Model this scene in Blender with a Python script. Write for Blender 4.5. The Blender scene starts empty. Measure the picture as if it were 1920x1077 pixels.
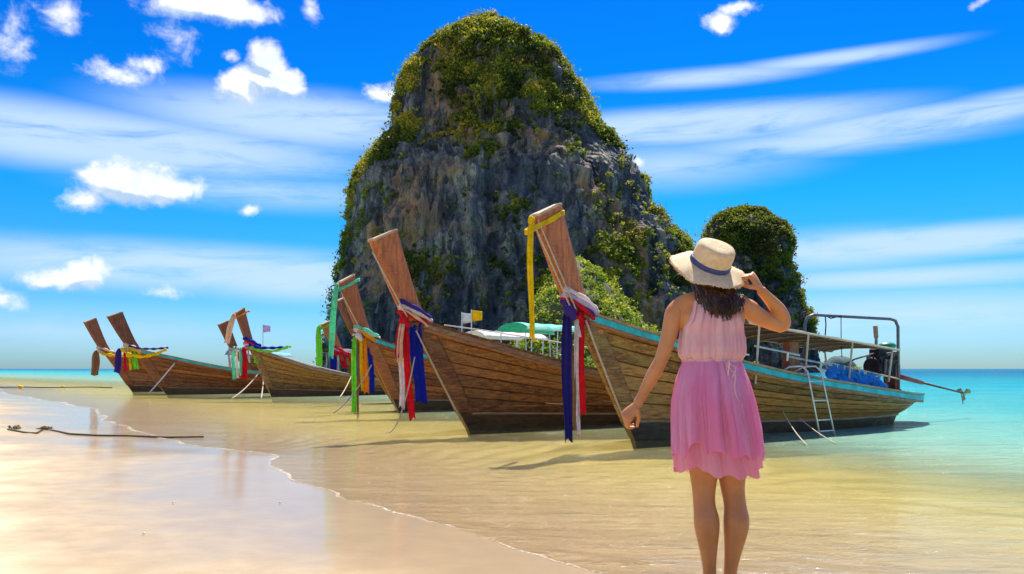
import bpy, bmesh, math, random
import numpy as np
from mathutils import Vector, Matrix, Quaternion
R = math.radians
rng = np.random.default_rng(7)
random.seed(7)
SC = bpy.context.scene
COL = SC.collection

# ------------------------------------------------------------------ camera
F = 1493.33            # focal length in photograph pixels (28 mm on 36 mm)
CAM_H = 1.10
cam_d = bpy.data.cameras.new('camera'); cam = bpy.data.objects.new('camera', cam_d); COL.objects.link(cam)
cam.location = (0, 0, CAM_H); cam.rotation_euler = (R(90), 0, 0)
cam_d.lens = 28; cam_d.sensor_width = 36; cam_d.shift_y = 0.0797
cam_d.clip_start = 0.05; cam_d.clip_end = 30000
SC.camera = cam

# ------------------------------------------------------------------ light
SUN_EL, SUN_AZ = 59.0, 14.0        # azimuth measured from +Y towards +X
sd = bpy.data.lights.new('sun', 'SUN'); sun = bpy.data.objects.new('sun', sd); COL.objects.link(sun)
sd.energy = 5.0; sd.angle = R(0.53); sd.color = (1.0, 0.93, 0.82)
sv = Vector((math.sin(R(SUN_AZ)) * math.cos(R(SUN_EL)), math.cos(R(SUN_AZ)) * math.cos(R(SUN_EL)), math.sin(R(SUN_EL))))
sun.rotation_euler = (-sv).to_track_quat('-Z', 'Y').to_euler(); sun.location = (20, 60, 100)
SC.view_settings.view_transform = 'Standard'; SC.view_settings.look = 'None'
SC.view_settings.exposure = 0.84; SC.view_settings.gamma = 1.0; SC.view_settings.use_curve_mapping = False
SC.cycles.max_bounces = 8; SC.cycles.transparent_max_bounces = 16
SC.cycles.use_denoising = True

class NT:
    """tiny node helper"""
    def __init__(s, tree): s.t = tree; s.n = tree.nodes; s.l = tree.links
    def link(s, a, b): s.l.new(a, b)
    def put(s, sock, v):
        if hasattr(v, 'is_output') or isinstance(v, bpy.types.NodeSocket): s.l.new(v, sock)
        elif isinstance(v, (tuple, list)) and len(v) == 3 and sock.type == 'RGBA': sock.default_value = (*v, 1)
        else: sock.default_value = v
    def math(s, op, a, b=None, c=None, clamp=False):
        n = s.n.new('ShaderNodeMath'); n.operation = op; n.use_clamp = clamp
        s.put(n.inputs[0], a)
        if b is not None: s.put(n.inputs[1], b)
        if c is not None: s.put(n.inputs[2], c)
        return n.outputs[0]
    def vm(s, op, a, b=None, c=None):
        n = s.n.new('ShaderNodeVectorMath'); n.operation = op
        s.put(n.inputs[0], a)
        if b is not None: s.put(n.inputs[1], b)
        if c is not None: s.put(n.inputs[2], c)
        return n.outputs['Value'] if op in ('LENGTH', 'DOT_PRODUCT') else n.outputs[0]
    def xyz(s, v):
        n = s.n.new('ShaderNodeSeparateXYZ'); s.put(n.inputs[0], v); return n.outputs
    def comb(s, x, y, z):
        n = s.n.new('ShaderNodeCombineXYZ')
        for i, k in enumerate((x, y, z)): s.put(n.inputs[i], k)
        return n.outputs[0]
    def noise(s, vec, scale, detail=4, rough=.5, dist=0, col=False):
        n = s.n.new('ShaderNodeTexNoise'); s.put(n.inputs['Vector'], vec)
        n.inputs['Scale'].default_value = scale; n.inputs['Detail'].default_value = detail
        n.inputs['Roughness'].default_value = rough; n.inputs['Distortion'].default_value = dist
        return n.outputs['Color' if col else 'Fac']
    def ramp(s, f, stops, interp='LINEAR'):
        n = s.n.new('ShaderNodeValToRGB'); s.put(n.inputs[0], f); cr = n.color_ramp; cr.interpolation = interp
        while len(cr.elements) > 1: cr.elements.remove(cr.elements[-1])
        cr.elements[0].position = stops[0][0]; c = stops[0][1]; cr.elements[0].color = (*c, 1) if len(c) == 3 else c
        for p, c in stops[1:]:
            e = cr.elements.new(p); e.color = (*c, 1) if len(c) == 3 else c
        return n.outputs[0]
    def rng(s, f, a, b, c=0., d=1., smooth=True):
        n = s.n.new('ShaderNodeMapRange'); n.interpolation_type = 'SMOOTHSTEP' if smooth else 'LINEAR'
        s.put(n.inputs['Value'], f)
        for k, v in (('From Min', a), ('From Max', b), ('To Min', c), ('To Max', d)): n.inputs[k].default_value = v
        return n.outputs['Result']
    def mix(s, f, a, b, mode='MIX'):
        n = s.n.new('ShaderNodeMix'); n.data_type = 'RGBA'; n.blend_type = mode
        s.put(n.inputs[0], f); s.put(n.inputs[6], a); s.put(n.inputs[7], b); return n.outputs[2]
    def bump(s, h, strength=.3, dist=.02, normal=None):
        n = s.n.new('ShaderNodeBump'); n.inputs['Strength'].default_value = strength; n.inputs['Distance'].default_value = dist
        s.put(n.inputs['Height'], h)
        if normal is not None: s.put(n.inputs['Normal'], normal)
        return n.outputs[0]
    def coord(s, which='Object'):
        return s.n.new('ShaderNodeTexCoord').outputs[which]
    def pos(s): return s.n.new('ShaderNodeNewGeometry').outputs['Position']
    def attr(s, name):
        n = s.n.new('ShaderNodeAttribute'); n.attribute_name = name; return n.outputs['Fac']
    def rand(s): return s.n.new('ShaderNodeObjectInfo').outputs['Random']

# ------------------------------------------------------------------ sky
W = bpy.data.worlds.new('World'); SC.world = W; W.use_nodes = True
t = NT(W.node_tree)
for n in list(t.n): t.n.remove(n)
out = t.n.new('ShaderNodeOutputWorld'); bg = t.n.new('ShaderNodeBackground')
sky = t.n.new('ShaderNodeTexSky'); sky.sky_type = 'NISHITA'; sky.sun_disc = False
sky.sun_elevation = R(SUN_EL); sky.sun_rotation = R(SUN_AZ); sky.altitude = 0; sky.air_density = 1.0; sky.dust_density = .6; sky.ozone_density = 3.0
g = t.coord('Generated'); gx, gy, gz = t.xyz(g)
hyp = t.math('SQRT', t.math('ADD', t.math('MULTIPLY', gx, gx), t.math('MULTIPLY', gy, gy)))
az0 = t.math('ARCTAN2', gx, gy)
az = t.math('WRAP', az0, math.pi / 4, -math.pi / 4)      # the same weather repeats round the horizon
te = t.math('DIVIDE', gz, t.math('MAXIMUM', hyp, .001))
cc = t.comb(az, te, 0.)
wv = t.vm('SCALE', t.vm('SUBTRACT', t.noise(t.comb(az0, te, 0.), 9, 5, .6, 0, True), (.5, .5, .5)), None); wv.node.inputs['Scale'].default_value = .05
ccw = t.vm('ADD', cc, wv)
def sky_pt(px, py):
    a = math.atan((px - 960) / F); return a, (691 - py) / F * math.cos(a)
def blobs(vec, lst):
    acc = None
    for (px, py, rx, ry, w) in lst:
        a, e = sky_pt(px, py)
        ax, ay = F / rx, F / ry
        v = t.vm('MULTIPLY_ADD', vec, (ax, ay, 0), (-a * ax, -e * ay, 0))
        d = t.math('MULTIPLY_ADD', t.vm('LENGTH', v), -w, w)
        acc = d if acc is None else t.math('MAXIMUM', acc, d)
    return acc
CUM = [(450,172,58,38,1.6), (498,112,46,46,1.7), (528,150,48,36,1.6), (490,150,50,40,1.5), (235,348,92,50,1.7), (300,345,70,42,1.4), (165,378,48,32,.9),
    (380,8,120,42,1.5), (480,28,62,34,1), (335,72,48,52,.7), (12,60,55,65,.6), (125,30,62,48,.6), (235,138,80,28,.75), (275,118,55,24,.75), (722,168,50,26,.8),
    (1345,34,40,26,1), (1378,8,42,20,1), (120,522,80,30,1.2), (165,508,60,28,1.2), (10,556,45,26,.75), (585,20,26,36,.8), (430,108,24,18,.7),
    (1868,0,60,12,.8), (475,398,32,15,.7), (350,345,48,34,.6), (310,545,60,22,.5), (1205,290,14,20,.6)]
cum = blobs(ccw, CUM)
cum_up = blobs(t.vm('ADD', ccw, (.006, .017, 0)), CUM)
n1 = t.noise(t.comb(az0, te, 3.), 26, 10, .62, .3)
cm = t.math('ADD', cum, t.math('MULTIPLY', t.math('SUBTRACT', n1, .5), 1.7))
cmask = t.rng(cm, .12, .85)
# more cumulus like the upper left's, added unseen overhead and behind as bright fill
ovh_fill = t.math('MULTIPLY', t.rng(t.noise(g, 3.2, 9, .6, .4), .50, .60), t.rng(te, .50, .80))
cmask = t.math('MAXIMUM', cmask, ovh_fill)
# light falls from above right: thicker centres are brighter than the undersides
shade = t.rng(t.noise(t.comb(az0, te, 9.), 15, 6, .6), .3, .62, .80, 1.0)
tilt = t.math('SUBTRACT', te, t.math('MULTIPLY', az, .035))
ci_vec = t.comb(t.math('MULTIPLY', az0, 2.0), t.math('MULTIPLY', tilt, 20.), 0.)
st = t.noise(ci_vec, 1.6, 7, .62, .5)
st2 = t.noise(t.comb(t.math('MULTIPLY', az0, 5.0), t.math('MULTIPLY', tilt, 22.), 5.), 2.2, 6, .6, .8)
cir = blobs(t.comb(az, te, 0.), [(180,262,620,75,1), (560,225,420,75,.9), (1300,235,480,48,1), (1720,228,360,36,1), (1560,262,460,40,.7), (1330,145,300,26,.75),
    (1560,110,260,20,.8), (1250,310,380,70,.55), (1720,455,460,40,.9), (1560,470,380,55,.7), (330,500,620,60,.85), (560,520,300,60,.9), (1700,590,700,70,.6), (500,360,420,50,.55), (1700,520,500,30,.7),
    (100,620,700,60,.4), (1900,180,200,20,.5)])
cimask = t.math('MULTIPLY', t.rng(cir, 0, .7), t.rng(t.math('ADD', t.math('MULTIPLY', st, .6), t.math('MULTIPLY', st2, .4)), .22, .54), clamp=True)
skyc = t.n.new('ShaderNodeHueSaturation'); skyc.inputs['Saturation'].default_value = 1.35
t.link(sky.outputs[0], skyc.inputs['Color'])
tint = t.ramp(t.rng(te, 0, .55, 0, 1, False), [(0, (.44, .76, 1.22)), (.16, (.26, .68, 1.10)), (.38, (.06, .74, 1.12)), (.65, (.012, .58, 1.10)), (1, (.01, .46, 1.08))])
base = t.mix(1., skyc.outputs[0], tint, 'MULTIPLY')
col = t.mix(t.math('MULTIPLY', cimask, .84), base, (4.6, 6.0, 7.7))
under = t.rng(t.math('SUBTRACT', cum_up, cum), -.12, .30)
shade = t.math('SUBTRACT', shade, t.math('ADD', t.math('MULTIPLY', under, .75), t.rng(n1, .42, .62, .22, 0.)), clamp=True)
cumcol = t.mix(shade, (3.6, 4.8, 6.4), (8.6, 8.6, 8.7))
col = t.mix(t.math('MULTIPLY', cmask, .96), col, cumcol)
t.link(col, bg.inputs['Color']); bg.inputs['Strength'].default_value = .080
t.link(bg.outputs[0], out.inputs[0])

# ------------------------------------------------------------------ helpers
def kind(o, k): o['kind'] = k; return o
def link(o, parent=None):
    COL.objects.link(o)
    if parent is not None: o.parent = parent
    return o
def thing(name, label, cat, loc=(0, 0, 0), rz=0, group=None):
    o = bpy.data.objects.new(name, None); o.empty_display_size = .2; link(o)
    o.location = loc; o.rotation_euler = (0, 0, rz); o['label'] = label; o['category'] = cat
    if group: o['group'] = group
    return o
def tag(o, label, cat, group=None):
    o['label'] = label; o['category'] = cat
    if group: o['group'] = group
    return o
def np_mesh(name, V, Fq, mat=None, parent=None, smooth=True, attrs=None):
    """V (n,3), Fq (m,3|4)"""
    me = bpy.data.meshes.new(name); V = np.asarray(V, np.float32); Fq = np.asarray(Fq, np.int32)
    k = Fq.shape[1]
    me.vertices.add(len(V)); me.vertices.foreach_set('co', V.ravel())
    me.loops.add(Fq.size); me.loops.foreach_set('vertex_index', Fq.ravel())
    me.polygons.add(len(Fq)); me.polygons.foreach_set('loop_start', np.arange(0, Fq.size, k, dtype=np.int32))
    try: me.polygons.foreach_set('loop_total', np.full(len(Fq), k, np.int32))
    except Exception: pass
    me.polygons.foreach_set('use_smooth', np.full(len(Fq), smooth, bool))
    for an, (dom, arr) in (attrs or {}).items():
        a = me.attributes.new(an, 'FLOAT', dom); a.data.foreach_set('value', np.asarray(arr, np.float32).ravel())
    me.update(calc_edges=True); me.validate()
    if mat: me.materials.append(mat)
    return link(bpy.data.objects.new(name, me), parent)
class MB:
    """collects shapes, then links them as one mesh object"""
    def __init__(s): s.v = []; s.f = []
    def add(s, V, Fs):
        o = len(s.v); s.v += [tuple(map(float, p)) for p in V]; s.f += [tuple(i + o for i in f) for f in Fs]
    def box(s, c, size, rot=None, taper=1.0):
        x, y, z = [k / 2 for k in size]
        P = [Vector((sx * x * (taper if sz > 0 else 1), sy * y * (taper if sz > 0 else 1), sz * z)) for sz in (-1, 1) for sx, sy in ((-1, -1), (1, -1), (1, 1), (-1, 1))]
        if rot is not None: P = [rot @ p for p in P]
        P = [p + Vector(c) for p in P]
        s.add(P, [(3, 2, 1, 0), (4, 5, 6, 7), (0, 1, 5, 4), (1, 2, 6, 5), (2, 3, 7, 6), (3, 0, 4, 7)])
    def tube(s, pts, rad, n=8, cap=True, ell=None):
        pts = [Vector(p) for p in pts]; m = len(pts)
        if not hasattr(rad, '__len__'): rad = [rad] * m
        tang = [(pts[min(i + 1, m - 1)] - pts[max(i - 1, 0)]).normalized() for i in range(m)]
        up = Vector((0, 0, 1)) if abs(tang[0].z) < .9 else Vector((0, 1, 0))
        a = tang[0].cross(up).normalized(); V = []
        for i in range(m):
            a = (a - tang[i] * a.dot(tang[i])).normalized(); b = tang[i].cross(a)
            for k in range(n):
                w = 2 * math.pi * k / n
                e = ell or 1.0
                V.append(pts[i] + a * math.cos(w) * rad[i] + b * math.sin(w) * rad[i] * e)
        Fs = [(i * n + k, i * n + (k + 1) % n, (i + 1) * n + (k + 1) % n, (i + 1) * n + k) for i in range(m - 1) for k in range(n)]
        if cap: Fs += [tuple(range(n - 1, -1, -1)), tuple((m - 1) * n + k for k in range(n))]
        s.add(V, Fs)
    def cyl(s, a, b, r, r2=None, n=12): s.tube([a, b], [r, r if r2 is None else r2], n)
    def loft(s, rings, close=True, cap=True):
        n = len(rings[0]); V = [p for r in rings for p in r]; m = len(rings)
        Fs = [(i * n + k, i * n + (k + 1) % n, (i + 1) * n + (k + 1) % n, (i + 1) * n + k) for i in range(m - 1) for k in range(n if close else n - 1)]
        if cap and close: Fs += [tuple(range(n - 1, -1, -1)), tuple((m - 1) * n + k for k in range(n))]
        s.add(V, Fs)
    def ball(s, c, r, n=12, m=8, rot=None):
        rx, ry, rz = (r, r, r) if not hasattr(r, '__len__') else r
        rings = []
        for i in range(m + 1):
            ph = -math.pi / 2 + math.pi * (i + .02) / (m + .04)
            ring = [Vector((rx * math.cos(ph) * math.cos(2 * math.pi * k / n), ry * math.cos(ph) * math.sin(2 * math.pi * k / n), rz * math.sin(ph))) for k in range(n)]
            if rot is not None: ring = [rot @ p for p in ring]
            rings.append([p + Vector(c) for p in ring])
        s.loft(rings)
    def mesh(s, name):
        me = bpy.data.meshes.new(name); me.from_pydata(s.v, [], s.f); me.update(); return me
    def build(s, name, mat, parent=None, smooth=False, bevel=0, sub=0):
        me = s.mesh(name)
        bm = bmesh.new(); bm.from_mesh(me); bmesh.ops.recalc_face_normals(bm, faces=bm.faces)
        if bevel: bmesh.ops.bevel(bm, geom=list(bm.edges), offset=bevel, segments=1, affect='EDGES', clamp_overlap=True)
        for f_ in bm.faces: f_.smooth = smooth
        bm.to_mesh(me); bm.free()
        me.materials.append(mat)
        return link(bpy.data.objects.new(name, me), parent)
def _h(ix, iy, iz, seed):
    h = (ix.astype(np.int64) * 374761393 + iy.astype(np.int64) * 668265263 + iz.astype(np.int64) * 2147483647 + seed * 1274126177) & 0xffffffff
    h = ((h ^ (h >> 13)) * 1274126177) & 0xffffffff
    h = ((h ^ (h >> 16)) * 2246822519) & 0xffffffff
    return ((h ^ (h >> 15)) & 0xffff) / 65535.0
def vnoise(x, y, z, seed=0):
    x, y, z = np.broadcast_arrays(np.asarray(x, float), np.asarray(y, float), np.asarray(z, float))
    ix, iy, iz = np.floor(x), np.floor(y), np.floor(z); fx, fy, fz = x - ix, y - iy, z - iz
    u, v, w = [q * q * (3 - 2 * q) for q in (fx, fy, fz)]
    r = 0
    for dx in (0, 1):
        for dy in (0, 1):
            for dz in (0, 1):
                r = r + _h(ix + dx, iy + dy, iz + dz, seed) * (u if dx else 1 - u) * (v if dy else 1 - v) * (w if dz else 1 - w)
    return r
def fbm(x, y, z, octv=4, seed=0, gain=.5):
    a, s, tot = 1., 0., 0.
    for i in range(octv):
        s = s + a * (vnoise(x * 2 ** i, y * 2 ** i, z * 2 ** i, seed + i) - .5); tot += a; a *= gain
    return s / tot * 2
def grid_faces(m, n, wrap=False):
    i, j = np.meshgrid(np.arange(m - 1), np.arange(n if wrap else n - 1), indexing='ij'); j2 = (j + 1) % n
    return np.stack([i * n + j, i * n + j2, (i + 1) * n + j2, (i + 1) * n + j], -1).reshape(-1, 4)

def new_mat(name):
    m = bpy.data.materials.new(name); m.use_nodes = True; tt = NT(m.node_tree)
    return m, tt, tt.n['Principled BSDF']
def simple(name, colr, rough=.6, metal=0., var=.15, scale=8, bump=0., trans=0., spec=.5):
    m, k, p = new_mat(name)
    c = k.coord()
    n = k.noise(c, scale, 5, .6)
    a = tuple(max(0, q * (1 - var)) for q in colr); b = tuple(min(1, q * (1 + var)) for q in colr)
    k.put(p.inputs['Base Color'], k.mix(k.rng(n, .3, .7), a, b))
    p.inputs['Roughness'].default_value = rough; p.inputs['Metallic'].default_value = metal
    p.inputs['Specular IOR Level'].default_value = spec
    if bump: k.link(k.bump(k.noise(c, scale * 4, 4), bump, .01), p.inputs['Normal'])
    if trans:
        tr = k.n.new('ShaderNodeBsdfTranslucent'); k.put(tr.inputs[0], k.mix(k.rng(n, .3, .7), a, b))
        mx = k.n.new('ShaderNodeMixShader'); mx.inputs[0].default_value = trans
        k.link(p.outputs[0], mx.inputs[1]); k.link(tr.outputs[0], mx.inputs[2]); k.link(mx.outputs[0], k.n['Material Output'].inputs[0])
    return m
def wood(name, dark, light, stain, gloss=.45, grain=(1.2, 9, 9), stain_amt=.5, wet=True):
    m, k, p = new_mat(name)
    c = k.coord()
    v = k.vm('MULTIPLY', c, grain)
    n = k.noise(v, 3.0, 7, .65, .6)
    r = k.rand()
    col = k.mix(k.rng(k.math('ADD', n, k.math('MULTIPLY', k.math('SUBTRACT', r, .5), .22)), .32, .68), dark, light)
    n2 = k.noise(k.vm('MULTIPLY', c, (1.3, 2.2, 2.6)), 1.6, 6, .7)
    col = k.mix(k.math('MULTIPLY', k.rng(n2, .46, .66), stain_amt), col, stain)
    n3 = k.noise(k.vm('MULTIPLY', c, (2.5, 8, 30)), 2.0, 4, .6)
    col = k.mix(k.math('MULTIPLY', k.rng(n3, .56, .70), .55), col, tuple(q * .35 for q in dark))
    n4 = k.noise(c, 14, 5, .7)
    col = k.mix(k.math('MULTIPLY', k.rng(n4, .63, .72), .35), col, (.34, .27, .16))
    k.put(p.inputs['Base Color'], col)
    k.put(p.inputs['Roughness'], k.rng(n, .2, .8, gloss + .2, gloss - .08))
    k.link(k.bump(n, .5, .008, k.bump(n3, .4, .01)), p.inputs['Normal'])
    return m
# ------------------------------------------------------------------ shoreline, beach, sea
SHORE = np.array([(-900, 900), (-300, 330), (-62, 82), (-30, 47), (-24, 37), (-15.5, 27), (-10.7, 20.8), (-8.6, 16.4), (-6.6, 14.0), (-5.0, 11.9), (-4.3, 11.0), (-3.5, 10.5), (-2.95, 10.0), (-2.95, 9.4), (-2.6, 8.5),
    (-2.1, 7.75), (-1.55, 7.15), (-1.15, 6.4), (-.66, 5.80), (-.2, 5.15), (.126, 4.72), (.55, 4.2), (.95, 3.62), (1.25, 2.9), (1.9, 2.0), (3.4, .6), (8, -3), (40, -24), (400, -200)], float)
for _ in range(2):
    q_ = SHORE; SHORE = np.concatenate([[q_[0]], np.stack([.75 * q_[:-1] + .25 * q_[1:], .25 * q_[:-1] + .75 * q_[1:]], 1).reshape(-1, 2), [q_[-1]]])
def shore_dist(x, y):
    """signed distance to the waterline: + at sea, - on land"""
    P = np.stack([x, y], -1); best = np.full(x.shape, 1e18); sg = np.ones(x.shape)
    for a, b in zip(SHORE[:-1], SHORE[1:]):
        d = b - a; L = d @ d
        s = np.clip(((P - a) @ d) / L, 0, 1); q = P - (a + s[..., None] * d); dd = (q ** 2).sum(-1)
        cr = d[0] * q[..., 1] - d[1] * q[..., 0]
        m = dd < best; best = np.where(m, dd, best); sg = np.where(m, np.sign(cr), sg)
    return np.sqrt(best) * np.where(sg == 0, 1, sg)
def wiggle(x, y): return .22 * fbm(x * .55, y * .55, 0 * x, 3, 11) * np.clip(y / 6, .25, 1.6) + .05 * fbm(x * 3, y * 3, 0 * x, 2, 13)
def ground_z(x, y, d=None):
    x = np.asarray(x, float); y = np.asarray(y, float)
    if d is None: d = shore_dist(x, y) + wiggle(x, y)
    land = -d * .030 + .0009 * np.minimum(-d, 60) ** 2
    sea = -.030 * d - .0
    z = np.where(d < 0, np.minimum(land, .9 + .01 * (-d)), np.maximum(sea, -6))
    r = np.hypot(x, y)
    z = z + np.where(d < -.6, .006 * fbm(x * 1.5, y * 1.5, 0 * x, 3, 21), 0) * np.clip((-d - .6) / 2, 0, 1)
    z = z + .008 * np.clip(d / 2, 0, 1) * np.sin((x * .55 + y * .83 + .25 * fbm(x * .8, y * .8, 0 * x, 2, 5)) * 22) * (r < 14)
    return z
def sheet(nr, na, r0, r1):
    """polar grid round the camera foot, dense in front"""
    rr = np.concatenate([[0.0], np.geomspace(r0, r1, nr)])
    a = np.concatenate([np.linspace(-40, 40, na), np.linspace(40, 320, 70)[1:-1]]) * math.pi / 180
    Rr, A = np.meshgrid(rr, a, indexing='ij')
    return Rr * np.sin(A), Rr * np.cos(A), len(rr), len(a)
X, Y, m_, n_ = sheet(420, 380, .6, 9000)
D = shore_dist(X, Y) + wiggle(X, Y)
Z = ground_z(X, Y, D)
sand_m, k, p = new_mat('sand')
ps = k.pos(); dsh = k.attr('shore')
nz = k.noise(ps, .55, 4, .6); nf = k.noise(ps, 170, 3, .7); nm = k.noise(ps, 5, 5, .6)
wetd = k.math('ADD', dsh, k.math('MULTIPLY', k.math('SUBTRACT', nz, .5), 3.4))
wet = k.rng(wetd, -3.3, -1.8)           # 1 where the swash has soaked the sand
swash = k.rng(wetd, -2.6, -.2)
dry = k.mix(k.rng(nm, .3, .7), (.50, .425, .285), (.57, .49, .34))
wetc = k.mix(k.rng(nm, .3, .7), (.36, .255, .125), (.43, .315, .165))
c_ = k.mix(wet, dry, wetc)
c_ = k.mix(k.math('MULTIPLY', k.rng(wetd, -2.2, -.3), .75), c_, (.27, .18, .08))
deep = k.rng(dsh, .0, 5.0)
c_ = k.mix(deep, c_, (.50, .42, .19))
c_ = k.mix(k.math('MULTIPLY', k.rng(nf, .60, .72), .22), c_, (.30, .20, .11))
k.put(p.inputs['Base Color'], c_)
k.put(p.inputs['Roughness'], k.rng(wet, 0, 1, .9, .5))
p.inputs['Specular IOR Level'].default_value = .3
k.put(p.inputs['Coat Weight'], k.math('MULTIPLY', swash, .8)); p.inputs['Coat Roughness'].default_value = .09; p.inputs['Coat IOR'].default_value = 1.33
swl = k.noise(k.vm('MULTIPLY', ps, (.9, 3.5, 1)), 2.4, 6, .62, .8)
k.link(k.bump(nf, .35, .005, k.bump(k.noise(ps, 9, 5, .65), .25, .012, k.bump(swl, .35, .02))), p.inputs['Normal'])
k.link(k.bump(swl, .10, .012, k.bump(k.noise(ps, 28, 3, .6), .10, .002)), p.inputs['Coat Normal'])
sand = kind(np_mesh('beach', np.stack([X, Y, Z], -1).reshape(-1, 3), grid_faces(m_, n_, True), sand_m, attrs={'shore': ('POINT', D)}), 'structure')

# the sea: one sheet at z = 0, real ripples close by, bump beyond
X, Y, m_, n_ = sheet(520, 560, .6, 12000)
D = shore_dist(X, Y) + wiggle(X, Y)
rr = np.hypot(X, Y)
amp = .009 * np.clip(D / 3, .05, 1) * (1 + np.clip((rr - 20) / 60, 0, 5))
Z = amp * (fbm(X * 1.1 + Y * .3, Y * 2.6 - X * .4, 0 * X, 3, 31)) * np.clip(400 / np.maximum(rr, 1), 0, 1)
Z = np.where(D < -.15, -.05, Z)
wm, k, p = new_mat('sea_water')
k.n.remove(p); ps = k.pos(); px_, py_, pz_ = k.xyz(ps)
d_ = k.math('MULTIPLY_ADD', k.math('SUBTRACT', k.noise(ps, .09, 4), .5), 14, k.attr('shore'))
drop = k.math('MULTIPLY', k.math('MAXIMUM', k.math('SUBTRACT', px_, 2.6), 0.), 2.4)      # the bed drops away faster to the right
d_ = k.math('ADD', d_, k.math('MINIMUM', drop, 30.))
d_near = k.attr('shore')
wv1 = k.noise(k.vm('MULTIPLY', ps, (1.1, 3.2, 1)), 1.5, 5, .62, 1.2)
wv2 = k.noise(k.vm('MULTIPLY', ps, (1.4, 3.0, 1)), 7.0, 3, .6, .5)
wv3 = k.noise(k.vm('MULTIPLY', ps, (.08, .35, 1)), 1.0, 5, .65, 1.0)
nrm = k.bump(wv3, .7, .5, k.bump(wv1, .9, .13, k.bump(wv2, .7, .018)))
bodyc = k.ramp(k.rng(d_, 0, 260, 0, 1, False), [(0, (.60, .47, .18)), (.022, (.54, .52, .21)), (.045, (.34, .52, .36)), (.09, (.20, .50, .42)), (.16, (.08, .42, .42)), (.30, (.012, .30, .38)), (.60, (.0, .17, .29)), (1, (.0, .11, .22))])
wv4 = k.noise(k.vm('MULTIPLY', ps, (.35, 1.6, 1)), 1.0, 5, .68, .8)
bodyc = k.mix(k.math('MULTIPLY', k.rng(k.math('ADD', k.math('MULTIPLY', wv3, .5), k.math('MULTIPLY', wv4, .5)), .46, .60), k.rng(d_near, 10, 50, .10, .55)), bodyc, (.0, .15, .22))
bodyf = k.ramp(k.rng(k.math('ADD', d_near, k.math('MINIMUM', k.math('MULTIPLY', drop, k.rng(d_near, 2, 10)), 18.)), 0, 60, 0, 1, False), [(0, (0, 0, 0)), (.03, (.02,) * 3), (.12, (.26,) * 3), (.25, (.66,) * 3), (1, (.97,) * 3)])
df = k.n.new('ShaderNodeBsdfDiffuse'); k.link(bodyc, df.inputs[0]); k.link(nrm, df.inputs['Normal'])
tp = k.n.new('ShaderNodeBsdfTransparent')
k.link(k.mix(k.rng(d_near, 0, 7), (1, .985, .93), (1, .95, .64)), tp.inputs[0])
mx = k.n.new('ShaderNodeMixShader'); k.link(bodyf, mx.inputs[0]); k.link(tp.outputs[0], mx.inputs[1]); k.link(df.outputs[0], mx.inputs[2])
gl = k.n.new('ShaderNodeBsdfGlossy'); gl.inputs['Roughness'].default_value = .07; k.link(nrm, gl.inputs['Normal'])
fr = k.n.new('ShaderNodeFresnel'); fr.inputs[0].default_value = 1.28; k.link(nrm, fr.inputs['Normal'])
mx2 = k.n.new('ShaderNodeMixShader'); k.link(k.math('MULTIPLY', fr.outputs[0], .55, clamp=True), mx2.inputs[0])
k.link(mx.outputs[0], mx2.inputs[1]); k.link(gl.outputs[0], mx2.inputs[2]); k.link(mx2.outputs[0], k.n['Material Output'].inputs[0])
Fq = grid_faces(m_, n_, True); keep = (D.ravel()[Fq] > -.9).any(1)
sea = kind(np_mesh('sea', np.stack([X, Y, Z], -1).reshape(-1, 3), Fq[keep], wm, attrs={'shore': ('POINT', D)}), 'structure')

# swash foam along the waterline: a thin lumpy ribbon of froth
pts = []
for a, b in zip(SHORE[10:-16], SHORE[11:-15]):
    L = np.hypot(*(b - a)); n = max(2, int(L / .035)); s = np.linspace(0, 1, n, endpoint=False)[:, None]; pts.append(a + (b - a) * s)
pts = np.concatenate(pts)
ker = np.ones(15) / 15
pts = np.stack([np.convolve(np.pad(pts[:, i], 7, 'edge'), ker, 'valid') for i in (0, 1)], -1)
tg = np.gradient(pts, axis=0); tg /= np.linalg.norm(tg, axis=1)[:, None] + 1e-9; nr = np.stack([-tg[:, 1], tg[:, 0]], -1)
for _ in range(6):                                     # walk onto the true contour
    dd = shore_dist(pts[:, 0], pts[:, 1]) + wiggle(pts[:, 0], pts[:, 1]); pts = pts - nr * (dd * .8)[:, None]
arc = np.concatenate([[0], np.cumsum(np.linalg.norm(np.diff(pts, axis=0), axis=1))])
wd = (.016 + .040 * np.clip(fbm(arc * .9, 0 * arc, 0 * arc, 4, 3) + .3, 0, 1)) * np.clip(pts[:, 1] / 6, .8, 2.6)
cols = 7; V = []
for c in range(cols):
    q = c / (cols - 1); off = (q - .35) * wd
    P = pts + nr * off[:, None]
    hgt = .003 + .006 * math.sin(math.pi * q) * (.5 + fbm(P[:, 0] * 40, P[:, 1] * 40, 0 * arc, 2, 4) * .5 + .4)
    V.append(np.stack([P[:, 0], P[:, 1], np.maximum(ground_z(P[:, 0], P[:, 1]), 0) + hgt], -1))
V = np.stack(V, 1)
foam_m, k, p = new_mat('foam')
k.put(p.inputs['Base Color'], (.70, .64, .54)); p.inputs['Roughness'].default_value = .7
nn = k.noise(k.pos(), 45, 4, .7); k.put(p.inputs['Alpha'], k.rng(k.math('ADD', nn, k.math('MULTIPLY', k.math('SUBTRACT', k.noise(k.pos(), 1.6, 4, .6), .5), .5)), .42, .64, .0, .6)); k.link(k.bump(nn, .6, .01), p.inputs['Normal'])
tag(kind(np_mesh('foam', V.reshape(-1, 3), grid_faces(len(pts), cols), foam_m), 'stuff'), 'thin line of white foam at the edge of the shallow water on the sand', 'foam')

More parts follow.
